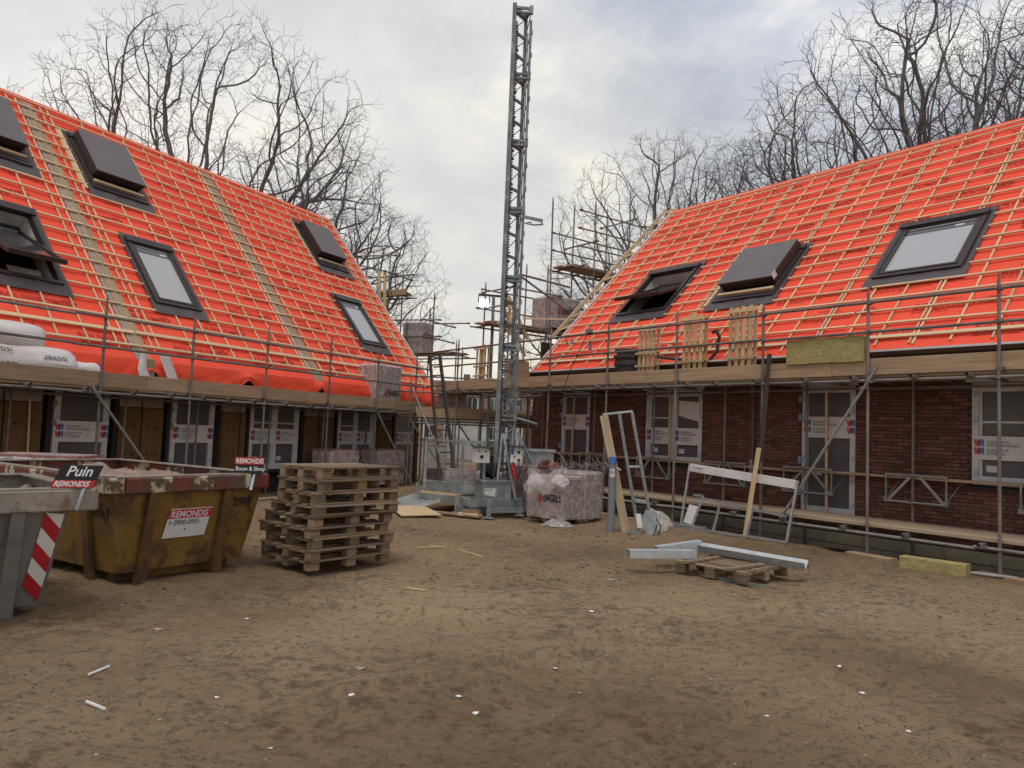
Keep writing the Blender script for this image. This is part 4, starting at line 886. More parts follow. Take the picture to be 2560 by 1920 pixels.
S2 = thing('sign', 'slanted black and red sign reading Puin on grey skip rim', 'sign', (-3.46, 6.02, 1.115), rad(18), 'signs on the skips')
sh = Matrix(((1, 0, .38, 0), (0, 1, 0, 0), (0, 0, 1, 0), (0, 0, 0, 1)))
mb = MB().box((0, 0, .09), (.30, .008, .18), 0, sh); p_ = part('panel', mb, 'black', S2)
mb = MB().box((0, -.0055, .032), (.296, .003, .058), 1, sh); put(mb, text('Puin', .082, .025, 0, .95), -.085, .095, .006, 0, sh @ FRONT); put(mb, text('REMONDIS', .044, .03, 0, .83), -.135, .012, .008, 0, sh @ FRONT); part('lettering', mb, ['white', 'red'], p_)
for x in (-.10, .09): part('bracket', MB().beam((x, .004, .01), (x-.035, -.045, -.17), .03, .006), 'galv', S2)
# ================================================================ pallets
def pallet(label, loc, rz, L=1.2, W=.8, h=.125, bottom=True, seed=0, group='pallets in the stack', nb=5, tilt=(0, 0)):
    r = random.Random(seed); P = thing('pallet', label, 'pallet', loc, 0, group, rot=(rad(tilt[0]), rad(tilt[1]), rz)); t = .022; zb = h-t
    for k in range(nb):
        y = .05+(W-.1)*k/(nb-1); block('deck_board', (L/2+r.uniform(-.01, .01), y, zb+t/2), (L, (.135 if k % 2 == 0 else .10) if nb == 5 else .095, t), 'pallet_wood', P, RZ(r.uniform(-.6, .6)), .003)
    for x in (.07, L/2, L-.07):
        block('stringer_board', (x, W/2, zb-t/2-.0005), (.125, W-.004, t), 'pallet_wood', P, None, .003)
        for y in (.06, W/2, W-.06):
            hb = h-2*t-(t if bottom else 0); block('block', (x, y, (t if bottom else 0)+hb/2-.0003), (.135, .105, hb-.001), 'pallet_wood', P, RZ(r.uniform(-1.5, 1.5)), .004)
    if bottom:
        for y in (.06, W/2, W-.06): block('bottom_board', (L/2, y, t/2), (L, .10, t), 'pallet_wood', P, None, .003)
    return P
ords = ['bottom', 'second', 'third', 'fourth', 'fifth', 'sixth', 'seventh', 'eighth', 'top']
rnd = random.Random(14); zz0 = .045
for k in range(9):
    h = .120 if k < 6 else .140; wd = .98 if k < 6 else .84
    lab = ('%s wooden pallet of the tall stack beside the yellow skip' % ords[k]) if k in (0, 8) else ('%s wooden pallet from the bottom of the tall stack by yellow skip' % ords[k])
    off = Vector((rnd.uniform(-.05, .04), rnd.uniform(-.05, .05), 0)) + (Vector((.02, .05, 0)) if k >= 6 else Vector((0, 0, 0)))
    pallet(lab, (-2.14+off.x, 8.52+off.y, zz0), rad(49.5+rnd.uniform(-3, 3)), 1.18, wd, h, k >= 5 or k == 3, 60+k, tilt=(rnd.uniform(-.5, .5), 0)); zz0 += h+.003
PS = pallet('single low pallet on open ground carrying galvanised steel profiles', (2.17, 9.70, .01), rad(-46), .98, 1.08, .15, False, 90, None, 7)
def channel(label, p, q, w_, h_, th=.006, tilt=0):
    T, L = axis(p, q); o = tag(link('steel_profile', MB().box((L/2, 0, h_/2), (L, w_, th)).box((L/2, w_/2, 0), (L, th, h_)).box((L/2, -w_/2, 0), (L, th, h_)).mesh('steel_profile', ['zinc']), None, T @ RX(tilt)), label, 'steel profile', 'steel profiles on the low pallet'); return o
channel('short grey steel channel jutting over left end of the low pallet', (1.57, 9.72, .212), (2.47, 9.92, .212), .12, .10)
channel('tilted grey steel channel behind the short one on the low pallet', (2.02, 10.2, .20), (2.66, 10.38, .28), .11, .10)
tag(part('steel_profile', MB().extr([(-.09, 0, -.07), (-.085, 0, -.07), (-.01, 0, .05), (.07, 0, -.06), (.14, 0, .03), (.145, 0, .028), (.07, 0, -.072), (-.01, 0, .036)], (0, 1.42, 0)), 'zinc', None, axis((2.66, 10.33, .26), (3.66, 9.50, .22))[0] @ RZ(-90)), 'long bright galvanised angle profile lying across the low pallet', 'steel profile', 'steel profiles on the low pallet')
for i, (p, q, lab) in enumerate((((2.22, 9.42, .178), (2.80, 9.98, .178), 'loose batten lying across the low pallet near its grey channel'), ((2.63, 9.03, .178), (3.22, 9.53, .178), 'loose batten lying across near right end of the low pallet'))): tag(bar('loose_batten', p, q, .075, .03, 'pallet_wood', None, bev=.004), lab, 'batten')
tag(bar('plastic_strip', (2.45, 9.55, .02), (3.08, 8.88, .02), .035, .02, 'green_grey', None), 'thin green plastic strip on ground beside the low pallet', 'strip')
# ================================================================ shrink-wrapped brick packs
def brick_pack(label, loc, rz, sx, sy, sz, wrap=True, letters=(), seed=0, rough=0, par=None, pal=True):
    r = random.Random(seed); P = thing('brick_pack', label, 'brick pack', loc, rz, 'wrapped packs of bricks'); zb = .12 if pal else .01; mb = MB(); z = zb; k = 0; L = .21
    while z < sz-.03:
        for (n, ax) in ((sx, 0), (sy, 1)):
            m = max(1, int(n/(L if k % 2 == 0 else .105))); st_ = n/m
            for i in range(m):
                if rough and z > sz*.62 and r.random() < rough*(z/sz): continue
                a = (i+.5)*st_
                for e in (0, 1):
                    if ax == 0: mb.box((a, .05 if e == 0 else sy-.05, z+.028), (st_-.006, .1-.001*k % 3, .052))
                    else: mb.box((.05 if e == 0 else sx-.05, a, z+.028), (.101, st_-.006, .052))
        z += .062; k += 1
    mb.box((sx/2, sy/2, (zb+z)/2-.02), (sx-.16, sy-.16, z-zb-.06)); mb.box((sx/2, sy/2, z-.034), (sx-.01, sy-.01, .05))
    stuff(part('bricks', mb, 'pack_brick', P))
    if pal:
        for y in (.05, sy/2, sy-.05): block('pallet_board', (sx/2, y, .10), (sx+.02, .1, .022), 'pallet_wood', P)
        for x in (.07, sx-.07):
            for y in (.05, sy/2, sy-.05): block('pallet_block', (x, y, .045), (.12, .09, .088), 'pallet_wood', P)
    if wrap:
        cl = MB(); e = .016; ztop = sz+.012; per = []; rr_ = .05; nn_ = 14
        for cx_, cy_, a0 in ((sx+e-rr_, -e+rr_, -90), (sx+e-rr_, sy+e-rr_, 0), (-e+rr_, sy+e-rr_, 90), (-e+rr_, -e+rr_, 180)):
            nxt = []
            for k in range(5): an = rad(a0+90*k/4); nxt.append((cx_+rr_*cos(an), cy_+rr_*sin(an), cos(an), sin(an)))
            per.append(nxt)
        loop = []
        for k in range(4):
            loop += per[k]; p0, p1 = per[k][-1], per[(k+1) % 4][0]
            loop += [(p0[0]+(p1[0]-p0[0])*j/nn_, p0[1]+(p1[1]-p0[1])*j/nn_, p0[2], p0[3]) for j in range(1, nn_)]
        nL, nz = len(loop), 18; z0_ = zb*.55; base_ = len(cl.v)
        for j in range(nz+1):
            f = j/nz
            for (px, py, nx_, ny_) in loop:
                dsp = .014*noise.noise(Vector((px*5+seed, py*5, f*4)))+.010*noise.noise(Vector((px*13, py*13+seed, f*9)))+.02*max(0, .12-f)*noise.noise(Vector((px*20, py*20, seed)))*8
                dsp = max(dsp, -.006); ins = -.05*max(0, (f-.94)/.06)**2
                cl.v.append((px+nx_*(dsp+ins), py+ny_*(dsp+ins), z0_+(ztop-z0_)*f+(.012*noise.noise(Vector((px*6, py*6, seed))) if j == nz else 0)))
        cl.f += [(j*nL+i, j*nL+(i+1) % nL, (j+1)*nL+(i+1) % nL, (j+1)*nL+i) for j in range(nz) for i in range(nL)]; cl.v.append((sx/2, sy/2, ztop+.015)); cl.f += [(nz*nL+i, nz*nL+(i+1) % nL, len(cl.v)-1) for i in range(nL)]; cl.m = [0]*len(cl.f)
        part('plastic_wrap', cl, 'wrap', P, None, True)
    for face, x, z, h in letters:
        mb = MB(); put(mb, text('ENGELS', h, .035, 0, .74), h*1.1, 0, 0, 0); Em = text('E', h*1.3, .06, .3, .8); put(mb, Em, 0, -.02, 0, 1)
        T = TR(x, -.05, z) @ FRONT if face == 'y' else TR(-.045, x, z) @ RZ(-90) @ FRONT if face == '-x' else TR(sx+.045, x, z) @ RZ(90) @ FRONT
        part('printed_name', mb, ['black', 'red'], P, T)
    return P
def Lw(x, y, z=0): a = rad(62.5); return (x*cos(a)-y*sin(a), x*sin(a)+y*cos(a), z)
def Rw(x, y, z=0): a = rad(-52.7); return (5.61+x*cos(a)-y*sin(a), 11.92+x*sin(a)+y*cos(a), z)
aL, aR = rad(62.5), rad(-52.7)
brick_pack('torn open brick pack in front of the hoist, wrap hanging loose', (1.03, 14.2, .02), rad(44), .62, .92, .86, True, [('-x', .60, .40, .13)], 1, .75)
brick_pack('brick pack with intact wrap between torn pack and grey post', (1.50, 14.62, .02), rad(44), .52, .9, .95, True, [], 2)
brick_pack('brick pack behind the torn one with loose bricks on top', (.62, 15.35, .02), rad(38), .8, .8, .98, True, [('y', .05, .62, .12)], 3)
brick_pack('tall wrapped brick pack on the left scaffold deck at its end', Lw(16.52, 12.74, 2.225), aL, 1.08, .62, 1.2, True, [('y', .28, .36, .15)], 4)
brick_pack('wrapped brick pack on ground left of its twin behind the pallets', Lw(14.78, 12.75, .03), aL, 1.12, .6, 1.02, True, [], 5)
brick_pack('wrapped brick pack on ground under scaffold beside the loading ramp', Lw(16.72, 12.75, .03), aL, 1.25, .6, 1.02, True, [('y', .42, .40, .16)], 6)
brick_pack('wrapped brick pack partly hidden behind the two skips', (-7.35, 10.55, .0), rad(4), 1.3, .8, 1.09, True, [], 7)
brick_pack('wrapped brick pack up on the left gable scaffold tower', Lw(20.86, 14.35, 4.26), aL, .72, .78, 1.03, True, [('y', .05, .5, .15)], 8, pal=False)
brick_pack('wrapped brick pack up on the right gable scaffold tower', Rw(-11.55, 2.40, 4.80), aR, .9, 1.1, .96, True, [('x', .2, .45, .17)], 9, pal=False)
brick_pack('wrapped brick pack on low deck behind hoist, between houses', (-2.2, 22.6, 2.05), rad(8), .9, .7, .75, True, [], 10, pal=False)
lk = [(.70, 15.42, 1.03), (.92, 15.34, 1.03), (.72, 15.45, 1.085), (.93, 15.36, 1.085), (.75, 15.44, 1.14)]
for i, p in enumerate(lk): tag(block('loose_brick', p, (.21, .1, .052), 'pack_brick', None, RZ(35+5*i), .004), 'loose red brick piled on top of a wrapped brick pack', 'brick', 'loose bricks on the pack')
cl = MB(); r = random.Random(4)
for k in range(46):
    a = Vector((r.uniform(-.42, .42), r.uniform(-.3, .3), r.uniform(0, .10))); d = Vector((r.uniform(-1, 1), r.uniform(-.7, .7), r.uniform(-.15, .4))).normalized()*r.uniform(.15, .5); cl.beam(a, a+d*.5+Z*.03, .014, .003); cl.beam(a+d*.5+Z*.03, a+d, .014, .003)
tag(part('strap_tangle', cl, 'tube_clean', None, TR(1.52, 15.25, 1.0)), 'tangle of grey packing straps lying on the brick packs', 'straps')
def rag(name, mt, label, cat, loc, s, seed, hgt=.25, group=None):
    mb = MB().lathe([(.01, 1), (.35, .92), (.75, .6), (.95, .3), (1, .06), (1.05, 0)], 18); mb.v = [(x*s*(1+.35*noise.noise(Vector((x*2+seed, y*2, z*3)))), y*s*.7*(1+.35*noise.noise(Vector((x*2, y*2+seed, z*3)))), z*hgt*(1+.6*noise.noise(Vector((x*3, y*3+seed, 1))))) for x, y, z in mb.v]
    return tag(part(name, mb, mt, None, TR(*loc), True), label, cat, group)
rag('plastic_bag', 'wrap', 'crumpled white plastic bag on ground behind the leaning gate', 'bag', (2.75, 14.05, 0), .36, 3, .36)
rag('plastic_bag', 'wrap', 'torn wrap plastic heaped at foot of the open brick pack', 'plastic', (.95, 14.12, 0), .3, 9, .10)
tag(part('torn_wrap', MB().grid(lambda u, v: (.35+.75*u+.05*sin(v*7), 14.55-.42*u-.10*v+.05*sin(u*9+v*4), .95-.42*v*(1-.4*u)+.07*sin(u*11)), 20, 10), 'wrap', None, None, True), 'loose sheet of clear wrap hanging over the torn brick pack', 'plastic')
# ================================================================ leaning frames, post, sheets
G = thing('hoist_gate', 'upright galvanised hoist gate with timber stile leaning beside the grey post', 'gate', (0, 0, 0), 0, 'dismantled hoist gates')
bar('timber_stile', (2.13, 13.50, 0), (1.70, 13.75, 2.07), .15, .04, 'deck', G, up=(0, -1, .1), bev=.004)
for p, q in (((2.33, 13.32, 0), (1.98, 13.75, 2.13)), ((2.50, 13.30, .40), (2.21, 13.75, 2.16)), ((1.68, 13.75, 2.09), (2.22, 13.75, 2.17)), ((2.14, 13.55, 1.17), (2.37, 13.53, 1.18)), ((2.24, 13.42, .60), (2.46, 13.38, .58)), ((2.14, 13.4, .03), (2.36, 13.3, .03)), ((2.28, 13.38, .3), (2.5, 13.28, .28))): bar('frame_tube', p, q, .04, .04, 'galv', G)
part('latch_box', MB().extr([(2.44, 13.26, 0), (2.62, 13.18, 0), (2.60, 13.22, .38), (2.55, 13.24, .44), (2.42, 13.3, .42)], (.03, .10, 0)), 'galv', G); part('latch_label', MB().beam((2.34, 13.30, .12), (2.31, 13.33, .36), .09, .006, up=Vector((0, -1, 0))), 'film_white', G)
part('cable_loop', MB().path([(2.6, 13.16, .3), (2.66, 13.08, .2), (2.64, 13.1, .03), (2.55, 13.1, .02), (2.6, 13.12, .2)], .009, 5), 'black', G, None, True)
F2 = thing('hoist_gate', 'low galvanised hoist gate with white board leaning on right scaffold', 'gate', (5.61, 11.92, 0), aR, 'dismantled hoist gates')
bar('white_board', (-3.30, -.17, 1.165), (-1.08, -.17, 1.015), .03, .15, 'film_white', F2, bev=.004)
for p, q in (((-3.33, -.15, 1.23), (-3.29, -.42, .05)), ((-1.05, -.15, 1.08), (-1.07, -.42, .08)), ((-3.29, -.42, .05), (-1.07, -.42, .08)), ((-3.06, -.22, .62), (-1.16, -.30, .48)), ((-2.95, -.22, .66), (-3.05, -.42, .04)), ((-2.50, -.3, .57), (-2.55, -.42, .06)), ((-1.82, -.3, .53), (-1.84, -.42, .06)), ((-3.15, -.25, .66), (-2.95, -.25, .66)), ((-1.05, -.15, 1.06), (-3.3, -.15, 1.22))): bar('frame_tube', p, q, .035, .035, 'galv', F2)
part('white_plate', MB().add([(-3.20, -.30, .48), (-2.99, -.30, .46), (-3.06, -.39, .12), (-3.26, -.39, .14)], [(0, 1, 2, 3)]), 'label_white', F2); part('foot_block', MB().box((-3.05, -.48, .06), (.75, .1, .12)), 'galv', F2)
part('green_label', MB().box((-3.12, -.187, 1.135), (.26, .003, .07)), 'label_white', F2); part('label_wave', MB().add([(-3.25, -.1895, 1.16), (-2.99, -.1895, 1.14), (-2.99, -.1895, 1.165), (-3.1, -.1895, 1.172), (-3.25, -.1895, 1.172)], [(0, 1, 2, 3, 4)]), 'green_grey', F2)
tag(bar('timber_lath', Rw(-1.90, -.40, 0), Rw(-1.77, -.22, 1.60), .07, .045, 'batten', None), 'pale new timber lath leaning upright against the right scaffold', 'lath')
tag(bar('dark_plank', Rw(-1.78, -.17, 1.35), Rw(-1.66, -.12, 3.26), .07, .04, 'dark_wood', None), 'long dark brown plank standing upright behind the pale lath', 'plank')
PT = thing('grey_post', 'grey plastic post with blue cap and round warning sticker', 'post', (1.86, 13.52, 0))
part('pipe', MB().lathe([(.066, -.02), (.066, 1.22)], 20), 'pipe_grey', PT, None, True); part('cap', MB().lathe([(.072, 1.20), (.072, 1.31), (.066, 1.33), (0, 1.33)], 20), 'blue', PT, None, True)
T = RZ(-6) @ TR(0, -.0705, 1.04) @ FRONT
mb = MB().add([(-.04, -.07, 0), (.04, -.07, 0), (.04, .08, 0), (-.04, .08, 0)], [(0, 1, 2, 3)]); a_ = [(.032*cos(2*pi*i/16), .02+.032*sin(2*pi*i/16), .002) for i in range(16)]+[(.024*cos(2*pi*i/16), .02+.024*sin(2*pi*i/16), .002) for i in range(16)]; mb.add(a_, [(i, (i+1) % 16, 16+(i+1) % 16, 16+i) for i in range(16)], 1); mb.box((0, .02, .002), (.02, .02, .001), 2); part('warning_sticker', mb, ['label_white', 'red', 'black'], PT, T)
part('clip', MB().tube((-.07, -.02, 1.15), (-.13, -.06, 1.23), .014, 6).tube((.07, -.02, 1.14), (.14, -.05, 1.10), .014, 6), 'galv', PT)
sh_ = MB().extr([(-2.44, 15.75, .05), (-1.98, 14.30, .03), (-1.26, 14.69, .035), (-1.80, 16.15, .06)], (0, 0, .018)); tag(part('plywood_sheet', sh_, 'plywood'), 'pale plywood sheet lying flat on ground beside the ramp', 'sheet')
sh_ = MB().extr([(-3.0, 10.15, .05), (-2.75, 9.6, .04), (-2.2, 10.0, .04), (-2.5, 10.6, .05)], (0, 0, .018)); tag(part('plywood_sheet', sh_, 'plywood'), 'pale plywood offcut on ground between skip and pallet stack', 'sheet')
for i, (p, q, mt) in enumerate((((-.95, 14.95, .05), (-.55, 14.78, .05), 'pale_wood'), ((-.93, 15.05, .05), (-.5, 14.9, .05), 'pale_wood'), ((-.88, 14.98, .115), (-.52, 14.85, .115), 'pallet_wood'))): tag(bar('wood_offcut', p, q, .09, .06, mt, None, bev=.004), ('front short wood offcut lying on ground by hoist base', 'rear short wood offcut lying on ground by hoist base', 'dark short wood offcut on top of two others by hoist')[i], 'offcut', 'offcuts by the hoist')
tag(bar('ground_plank', (-2.0, 15.6, .03), (-.5, 14.75, .03), .16, .04, 'plank', None, bev=.004), 'dark plank lying on ground in front of the hoist ramp', 'plank')
tag(block('rockwool_block', Rw(1.28, -.52, .085), (.84, .22, .17), 'rockwool', None, Matrix.Rotation(aR+.12, 4, 'Z'), .01), 'yellow green mineral wool block lying on the ground by scaffold foot', 'insulation', 'mineral wool slabs')
tag(part('rockwool_slab', MB().grid(lambda u, v: (-1.40+1.38*u, -.012-.02*sin(u*3), 3.06+.42*v+.012*noise.noise(Vector((u*9, v*3, 2)))), 16, 6).grid(lambda u, v: (-1.40+1.38*(1-u), .08, 3.06+.42*v), 4, 2).box((-.71, .035, 3.26), (1.36, .08, .38)), 'rockwool', None, TR(5.61, 11.92, 0) @ Matrix.Rotation(aR, 4, 'Z')), 'yellow green mineral wool slab propped on the right scaffold rail', 'insulation', 'mineral wool slabs')
tag(pipe('loose_tube', Rw(1.62, -.28, .03), Rw(2.15, -.10, .03), TRAD, 'tube_clean', None), 'loose scaffold tube on ground behind mineral wool block', 'tube')
# ================================================================ things on the scaffolds
def roll(label, p, q, r, seed, txt=()):
    T, L = axis(p, q); o = thing('insulation_roll', label, 'insulation roll', (0, 0, 0), 0, 'white insulation rolls'); o.matrix_world = T
    mb = MB(); n, m = 26, 22
    prof = [(0, .0), (.0, .45), (.012, .72), (.05, .93), (.12, 1.0), (.3, 1.0), (.5, .985), (.7, 1.0), (.88, 1.0), (.95, .93), (.988, .72), (1, .45), (1, 0)]
    vs_ = []
    for a, b_ in prof:
        for i in range(n):
            t_ = 2*pi*i/n; k = 1+.17*noise.noise(Vector((a*4, cos(t_)*1.6+seed, sin(t_)*1.6)))+.06*noise.noise(Vector((a*12, cos(t_)*4, sin(t_)*4+seed)))
            vs_.append((a*L+.02*noise.noise(Vector((cos(t_)*2, sin(t_)*2, seed)))*b_, r*b_*k*cos(t_), r*b_*k*sin(t_)*.93))
    mb.add(vs_, [(k*n+i, k*n+(i+1) % n, (k+1)*n+(i+1) % n, (k+1)*n+i) for k in range(len(prof)-1) for i in range(n)])
    part('plastic_bag', mb, 'bag', o, None, True)
    for s_, xx, zz_, h in txt:
        tm = MB(); tx = text(s_, h, .008, 0, 1.0); w_ = max(v[0] for v in tx[0])
        # wrapped upside down on the yard side of the roll
        for (vx, vy, _) in tx[0]:
            a = (zz_+h-vy)/r; tm.v.append((xx+w_-vx, -r*1.085*cos(a), r*.93*1.085*sin(a)))
        tm.f = [tuple(f) for f in tx[1]]; tm.m = [0]*len(tm.f); part('printed_name', tm, 'print_grey', o)
    return o
roll('large white insulation roll lying on the left scaffold deck, front of pile', Lw(5.9, 12.88, 2.52), Lw(8.06, 12.88, 2.52), .30, 1, [('isover', .62, .10, .12), ('isover', .66, -.16, .13), ('isover', 1.5, .02, .12)])
roll('white insulation roll resting on top of the large roll pile', Lw(5.7, 13.06, 2.98), Lw(7.62, 13.06, 2.93), .26, 2)
roll('small white insulation roll at the right end of roll pile', Lw(7.9, 12.95, 2.44), Lw(8.56, 12.95, 2.44), .21, 3, [('isover', .22, -.06, .10)])
def rack(label, x, y, z, w_, h, n, seed, depth=.0):
    r = random.Random(seed); T_ = thing('batten_rack', label, 'wooden rack', Rw(x, y, z), aR, 'upright wooden racks on the scaffold')
    for L_ in range(2):
        yy = L_*.16
        for k in range(n): bar('lath', ((k+.5)*w_/n-w_/2+r.uniform(-.01, .01), yy, 0), ((k+.5)*w_/n-w_/2+r.uniform(-.012, .012), yy+.02, h+r.uniform(-.03, .05)), .075, .022, 'pale_wood', T_, up=(0, 1, 0))
    for f in (.30, .52, .93):
        bar('cross_bar', (-w_/2-.03, -.028, h*f), (w_/2+.03, -.028, h*f+r.uniform(-.01, .01)), .035, .05, 'pale_wood', T_); bar('cross_bar', (-w_/2-.02, .125, h*f+.03), (w_/2+.02, .125, h*f+.03), .06, .03, 'pale_wood', T_)
    return T_
rack('upright wooden rack beside the black tubs on the right scaffold', -4.98, .32, 2.86, .50, 1.24, 4, 1); rack('upright wooden rack in the middle of three on the right scaffold', -3.74, .32, 2.86, .56, 1.36, 4, 2); rack('tallest wooden rack of three on the right scaffold', -2.60, .32, 2.86, .58, 1.40, 4, 3); rack('narrow wooden rack on scaffold left of the hoist mast', -11.18, .30, 2.86, .46, 1.22, 3, 4)
BK = thing('tub_stack', 'stack of nested black mortar tubs on the right scaffold', 'tubs', Rw(-5.58, .45, 2.86), aR)
for k in range(4):
    z = .06*k if k == 0 else .28+.10*(k-1); pr = [(.25, .0), (.30, .30), (.335, .32), (.335, .36), (.31, .37), (.29, .33), (.245, .03), (0, .02)] if k == 0 else [(.285, 0), (.30, .06), (.345, .07), (.345, .11), (.315, .12), (.28, .05)]
    part('tub', MB().lathe([(r_*(1+.02*noise.noise(Vector((k, r_*9, 1)))), (z_+z)*1.28) for r_, z_ in pr], 22), 'black_plastic', BK, RX(random.Random(k).uniform(-2, 2)), True)
hs = MB(); pts = [Vector((-4.7, .40, 3.42)), Vector((-4.3, .36, 3.36)), Vector((-3.9, .5, 3.30)), Vector((-3.55, .62, 3.28)), Vector((-3.38, .66, 3.5)), Vector((-3.32, .64, 3.78)), Vector((-3.37, .6, 3.9)), Vector((-3.46, .6, 3.86))]
tag(part('hose', hs.path(pts, .035, 8), 'black_plastic', None, TR(5.61, 11.92, 0) @ Matrix.Rotation(aR, 4, 'Z'), True), 'black hose curling between wooden racks on the right scaffold', 'hose')
cbm = MB().path([(-6.35, -.10, 4.03), (-6.55, -.10, 3.75), (-6.9, -.11, 3.2), (-7.12, -.11, 2.75), (-7.35, -.10, 2.4), (-7.76, -.08, 1.78)], .009, 5).path([(-6.3, -.10, 4.05), (-6.28, -.1, 3.75)], .008, 5)
CW = thing('power_cable', 'thin black power cable hanging from right scaffold rail near mast', 'cable', (5.61, 11.92, 0), aR); part('cord', cbm, 'black', CW); part('splitter', MB().box((-6.33, -.10, 4.05), (.16, .09, .08)).box((-6.28, -.1, 3.68), (.05, .05, .16)), 'pipe_grey', CW)
for i, x in enumerate((-6.9, -7.1)): part('socket', MB().tube((x, -.1, 3.92), (x+.03, -.1, 3.8), .025, 8), 'pipe_grey', CW)
# floodlight on its own pole
FLt = thing('floodlight', 'lit site floodlight on a tall pole left of the hoist mast', 'floodlight', (-.64, 21.85, 0))
part('pole', MB().box((0, 0, 2.85), (.09, .09, 5.6)), 'mast_grey', FLt); part('cross_arm', MB().beam((-.44, 0, 5.68), (.50, 0, 5.64), .06, .06), 'dark_steel', FLt)
hd = part('lamp_head', MB().box((0, .05, 0), (.23, .10, .20)).path([(-.13, .05, 0), (-.13, .05, .18), (.13, .05, .18), (.13, .05, 0)], .01, 5), 'dark_steel', FLt, TR(-.28, -.02, 5.44) @ RX(12) @ Matrix.Scale(1.28, 4)); part('lamp_glass', MB().box((0, -.004, 0), (.20, .006, .17)), 'lamp_glow', hd)
ld = bpy.data.lights.new('lamp', 'SPOT'); ld.energy = 60; ld.spot_size = rad(110); ld.color = (.85, .93, 1); lo = bpy.data.objects.new('lamp_light', ld); C.objects.link(lo); lo.parent = FLt; lo.location = (-.28, -.16, 5.43); lo.rotation_euler = (rad(70), 0, 0)
hd2 = part('spare_lamp_head', MB().box((.32, .03, 5.46), (.24, .12, .22)), 'dark_steel', FLt)
# ladder up to the left scaffold end
LD = thing('ladder', 'dark wooden ladder leaning at the end of the left scaffold', 'ladder', (0, 0, 0))
s0, s1, e0, e1 = Vector((-1.62, 18.55, 0)), Vector((-1.22, 18.7, 0)), Vector((-2.17, 19.5, 3.62)), Vector((-1.93, 19.62, 3.66))
bar('stile', s0, e0, .05, .09, 'dark_wood', LD); bar('stile', s1, e1, .05, .09, 'dark_wood', LD)
for k in range(1, 13): bar('rung', s0.lerp(e0, k/13), s1.lerp(e1, k/13), .035, .035, 'dark_wood', LD)
pipe_o = tag(pipe('prop_tube', (-2.60, 19.6, 2.75), (-1.15, 17.9, .05), .026, 'tube', None), 'long grey tube prop slanting down behind the landing gate', 'tube')
tag(part('black_tray', MB().extr([(-.32, 0, 0), (.32, 0, 0), (.38, 0, .32), (-.38, 0, .32)], (0, .45, 0)), 'black_plastic', None, TR(*Rw(-9.5, .35, 2.87)) @ Matrix.Rotation(aR, 4, 'Z')), 'black mortar tray on the scaffold deck just behind mast', 'tray')
bd = MB().extr([(-.42, 0, 0), (.62, 0, -.02), (.55, 0, .62), (-.46, 0, .78)], (0, .03, 0)); tag(part('dark_board', bd, 'plank', None, TR(*Rw(-9.2, .02, 2.86)) @ Matrix.Rotation(aR, 4, 'Z')), 'dark weathered board standing on scaffold behind the mast', 'board')
gc = rag('green_coil', 'green_grey', 'coiled green hose on the scaffold left of the mast', 'hose', Rw(-10.75, .35, 2.87), .24, 5, .30)
# mixing tub and bricks behind the landing gate
brick_pack('brick pack standing behind mesh gate of the hoist', (-1.5, 18.1, .0), rad(12), .7, .6, .72, True, [], 22)
brick_pack('brick pack on ground right of mesh gate behind hoist', (-.75, 17.6, .0), rad(-8), .6, .6, .75, True, [], 23)
tag(part('mixing_tub', MB().lathe([(.01, .02), (.34, .02), (.42, .62), (.46, .64), (.46, .68), (.40, .66)], 20), 'black_plastic', None, TR(-1.75, 19.2, 0), True), 'large black mixing tub on the ground behind mesh gate', 'tub')
# ================================================================ bits lying on the soil
rnd = random.Random(77)
def lump(mb, x, y, s, flat, r, mi=0):
    z = gh(x, y); vs_ = []
    for a in ((1, 0, 0), (0, 1, 0), (-1, 0, 0), (0, -1, 0), (0, 0, 1), (0, 0, -1), (.6, .6, .5), (-.6, .6, .5), (-.6, -.6, .5), (.6, -.6, .5)):
        k = s*r.uniform(.65, 1.25); vs_.append((x+a[0]*k, y+a[1]*k*r.uniform(.6, 1), z+a[2]*k*flat+s*flat*.25))
    mb.add(vs_, [(4, 9, 6), (4, 6, 7), (4, 7, 8), (4, 8, 9), (0, 6, 9), (1, 7, 6), (2, 8, 7), (3, 9, 8), (0, 1, 6), (1, 2, 7), (2, 3, 8), (3, 0, 9)], mi)
def scatter(n, smin, smax, flat, seed, cond=lambda x, y: True, near=3.2, far=17, pw=1.0):
    r = random.Random(seed); mb = MB(); k = 0
    while k < n:
        y = near+(far-near)*r.random()**pw; x = r.uniform(-.85, .85)*y*.95
        if not cond(x, y): continue
        lump(mb, x, y, r.uniform(smin, smax)*(.6+.4*y/8), flat, r); k += 1
    return mb
clump = lambda x, y: noise.noise(Vector((x*.7, y*.7, 3)))+.5*noise.noise(Vector((x*2.3, y*2.3, 6))) > .18
tag(part('soil_clods', scatter(9000, .003, .012, .55, 1, clump, pw=1.25), 'clod'), 'scattered crumbs and clods of dark soil across the yard', 'soil', None, 'stuff')
tag(part('gravel', scatter(700, .003, .009, .55, 2, pw=1.3), 'stone'), 'small pale stones scattered over the bare yard soil', 'gravel', None, 'stuff')
tag(part('rubble_crumbs', scatter(420, .008, .03, .5, 5, lambda x, y: noise.noise(Vector((x*.5, y*.5, 13))) > .12, 7.5, 15, 1.0), 'clod'), 'coarse brown clods and crumbs in the middle of the yard', 'soil', None, 'stuff')
tag(part('wood_chips', scatter(200, .006, .014, .25, 3, pw=1.5), 'stick'), 'tiny pale wood and plaster chips strewn over yard soil', 'chips', None, 'stuff')
def chip(x, y, s, mt, name, label, cat, group, flat=.45, seed=0):
    mb = MB(); r = random.Random(seed); lump(mb, x, y, s, flat, r); o = part(name, mb, mt); return tag(o, label, cat, group)
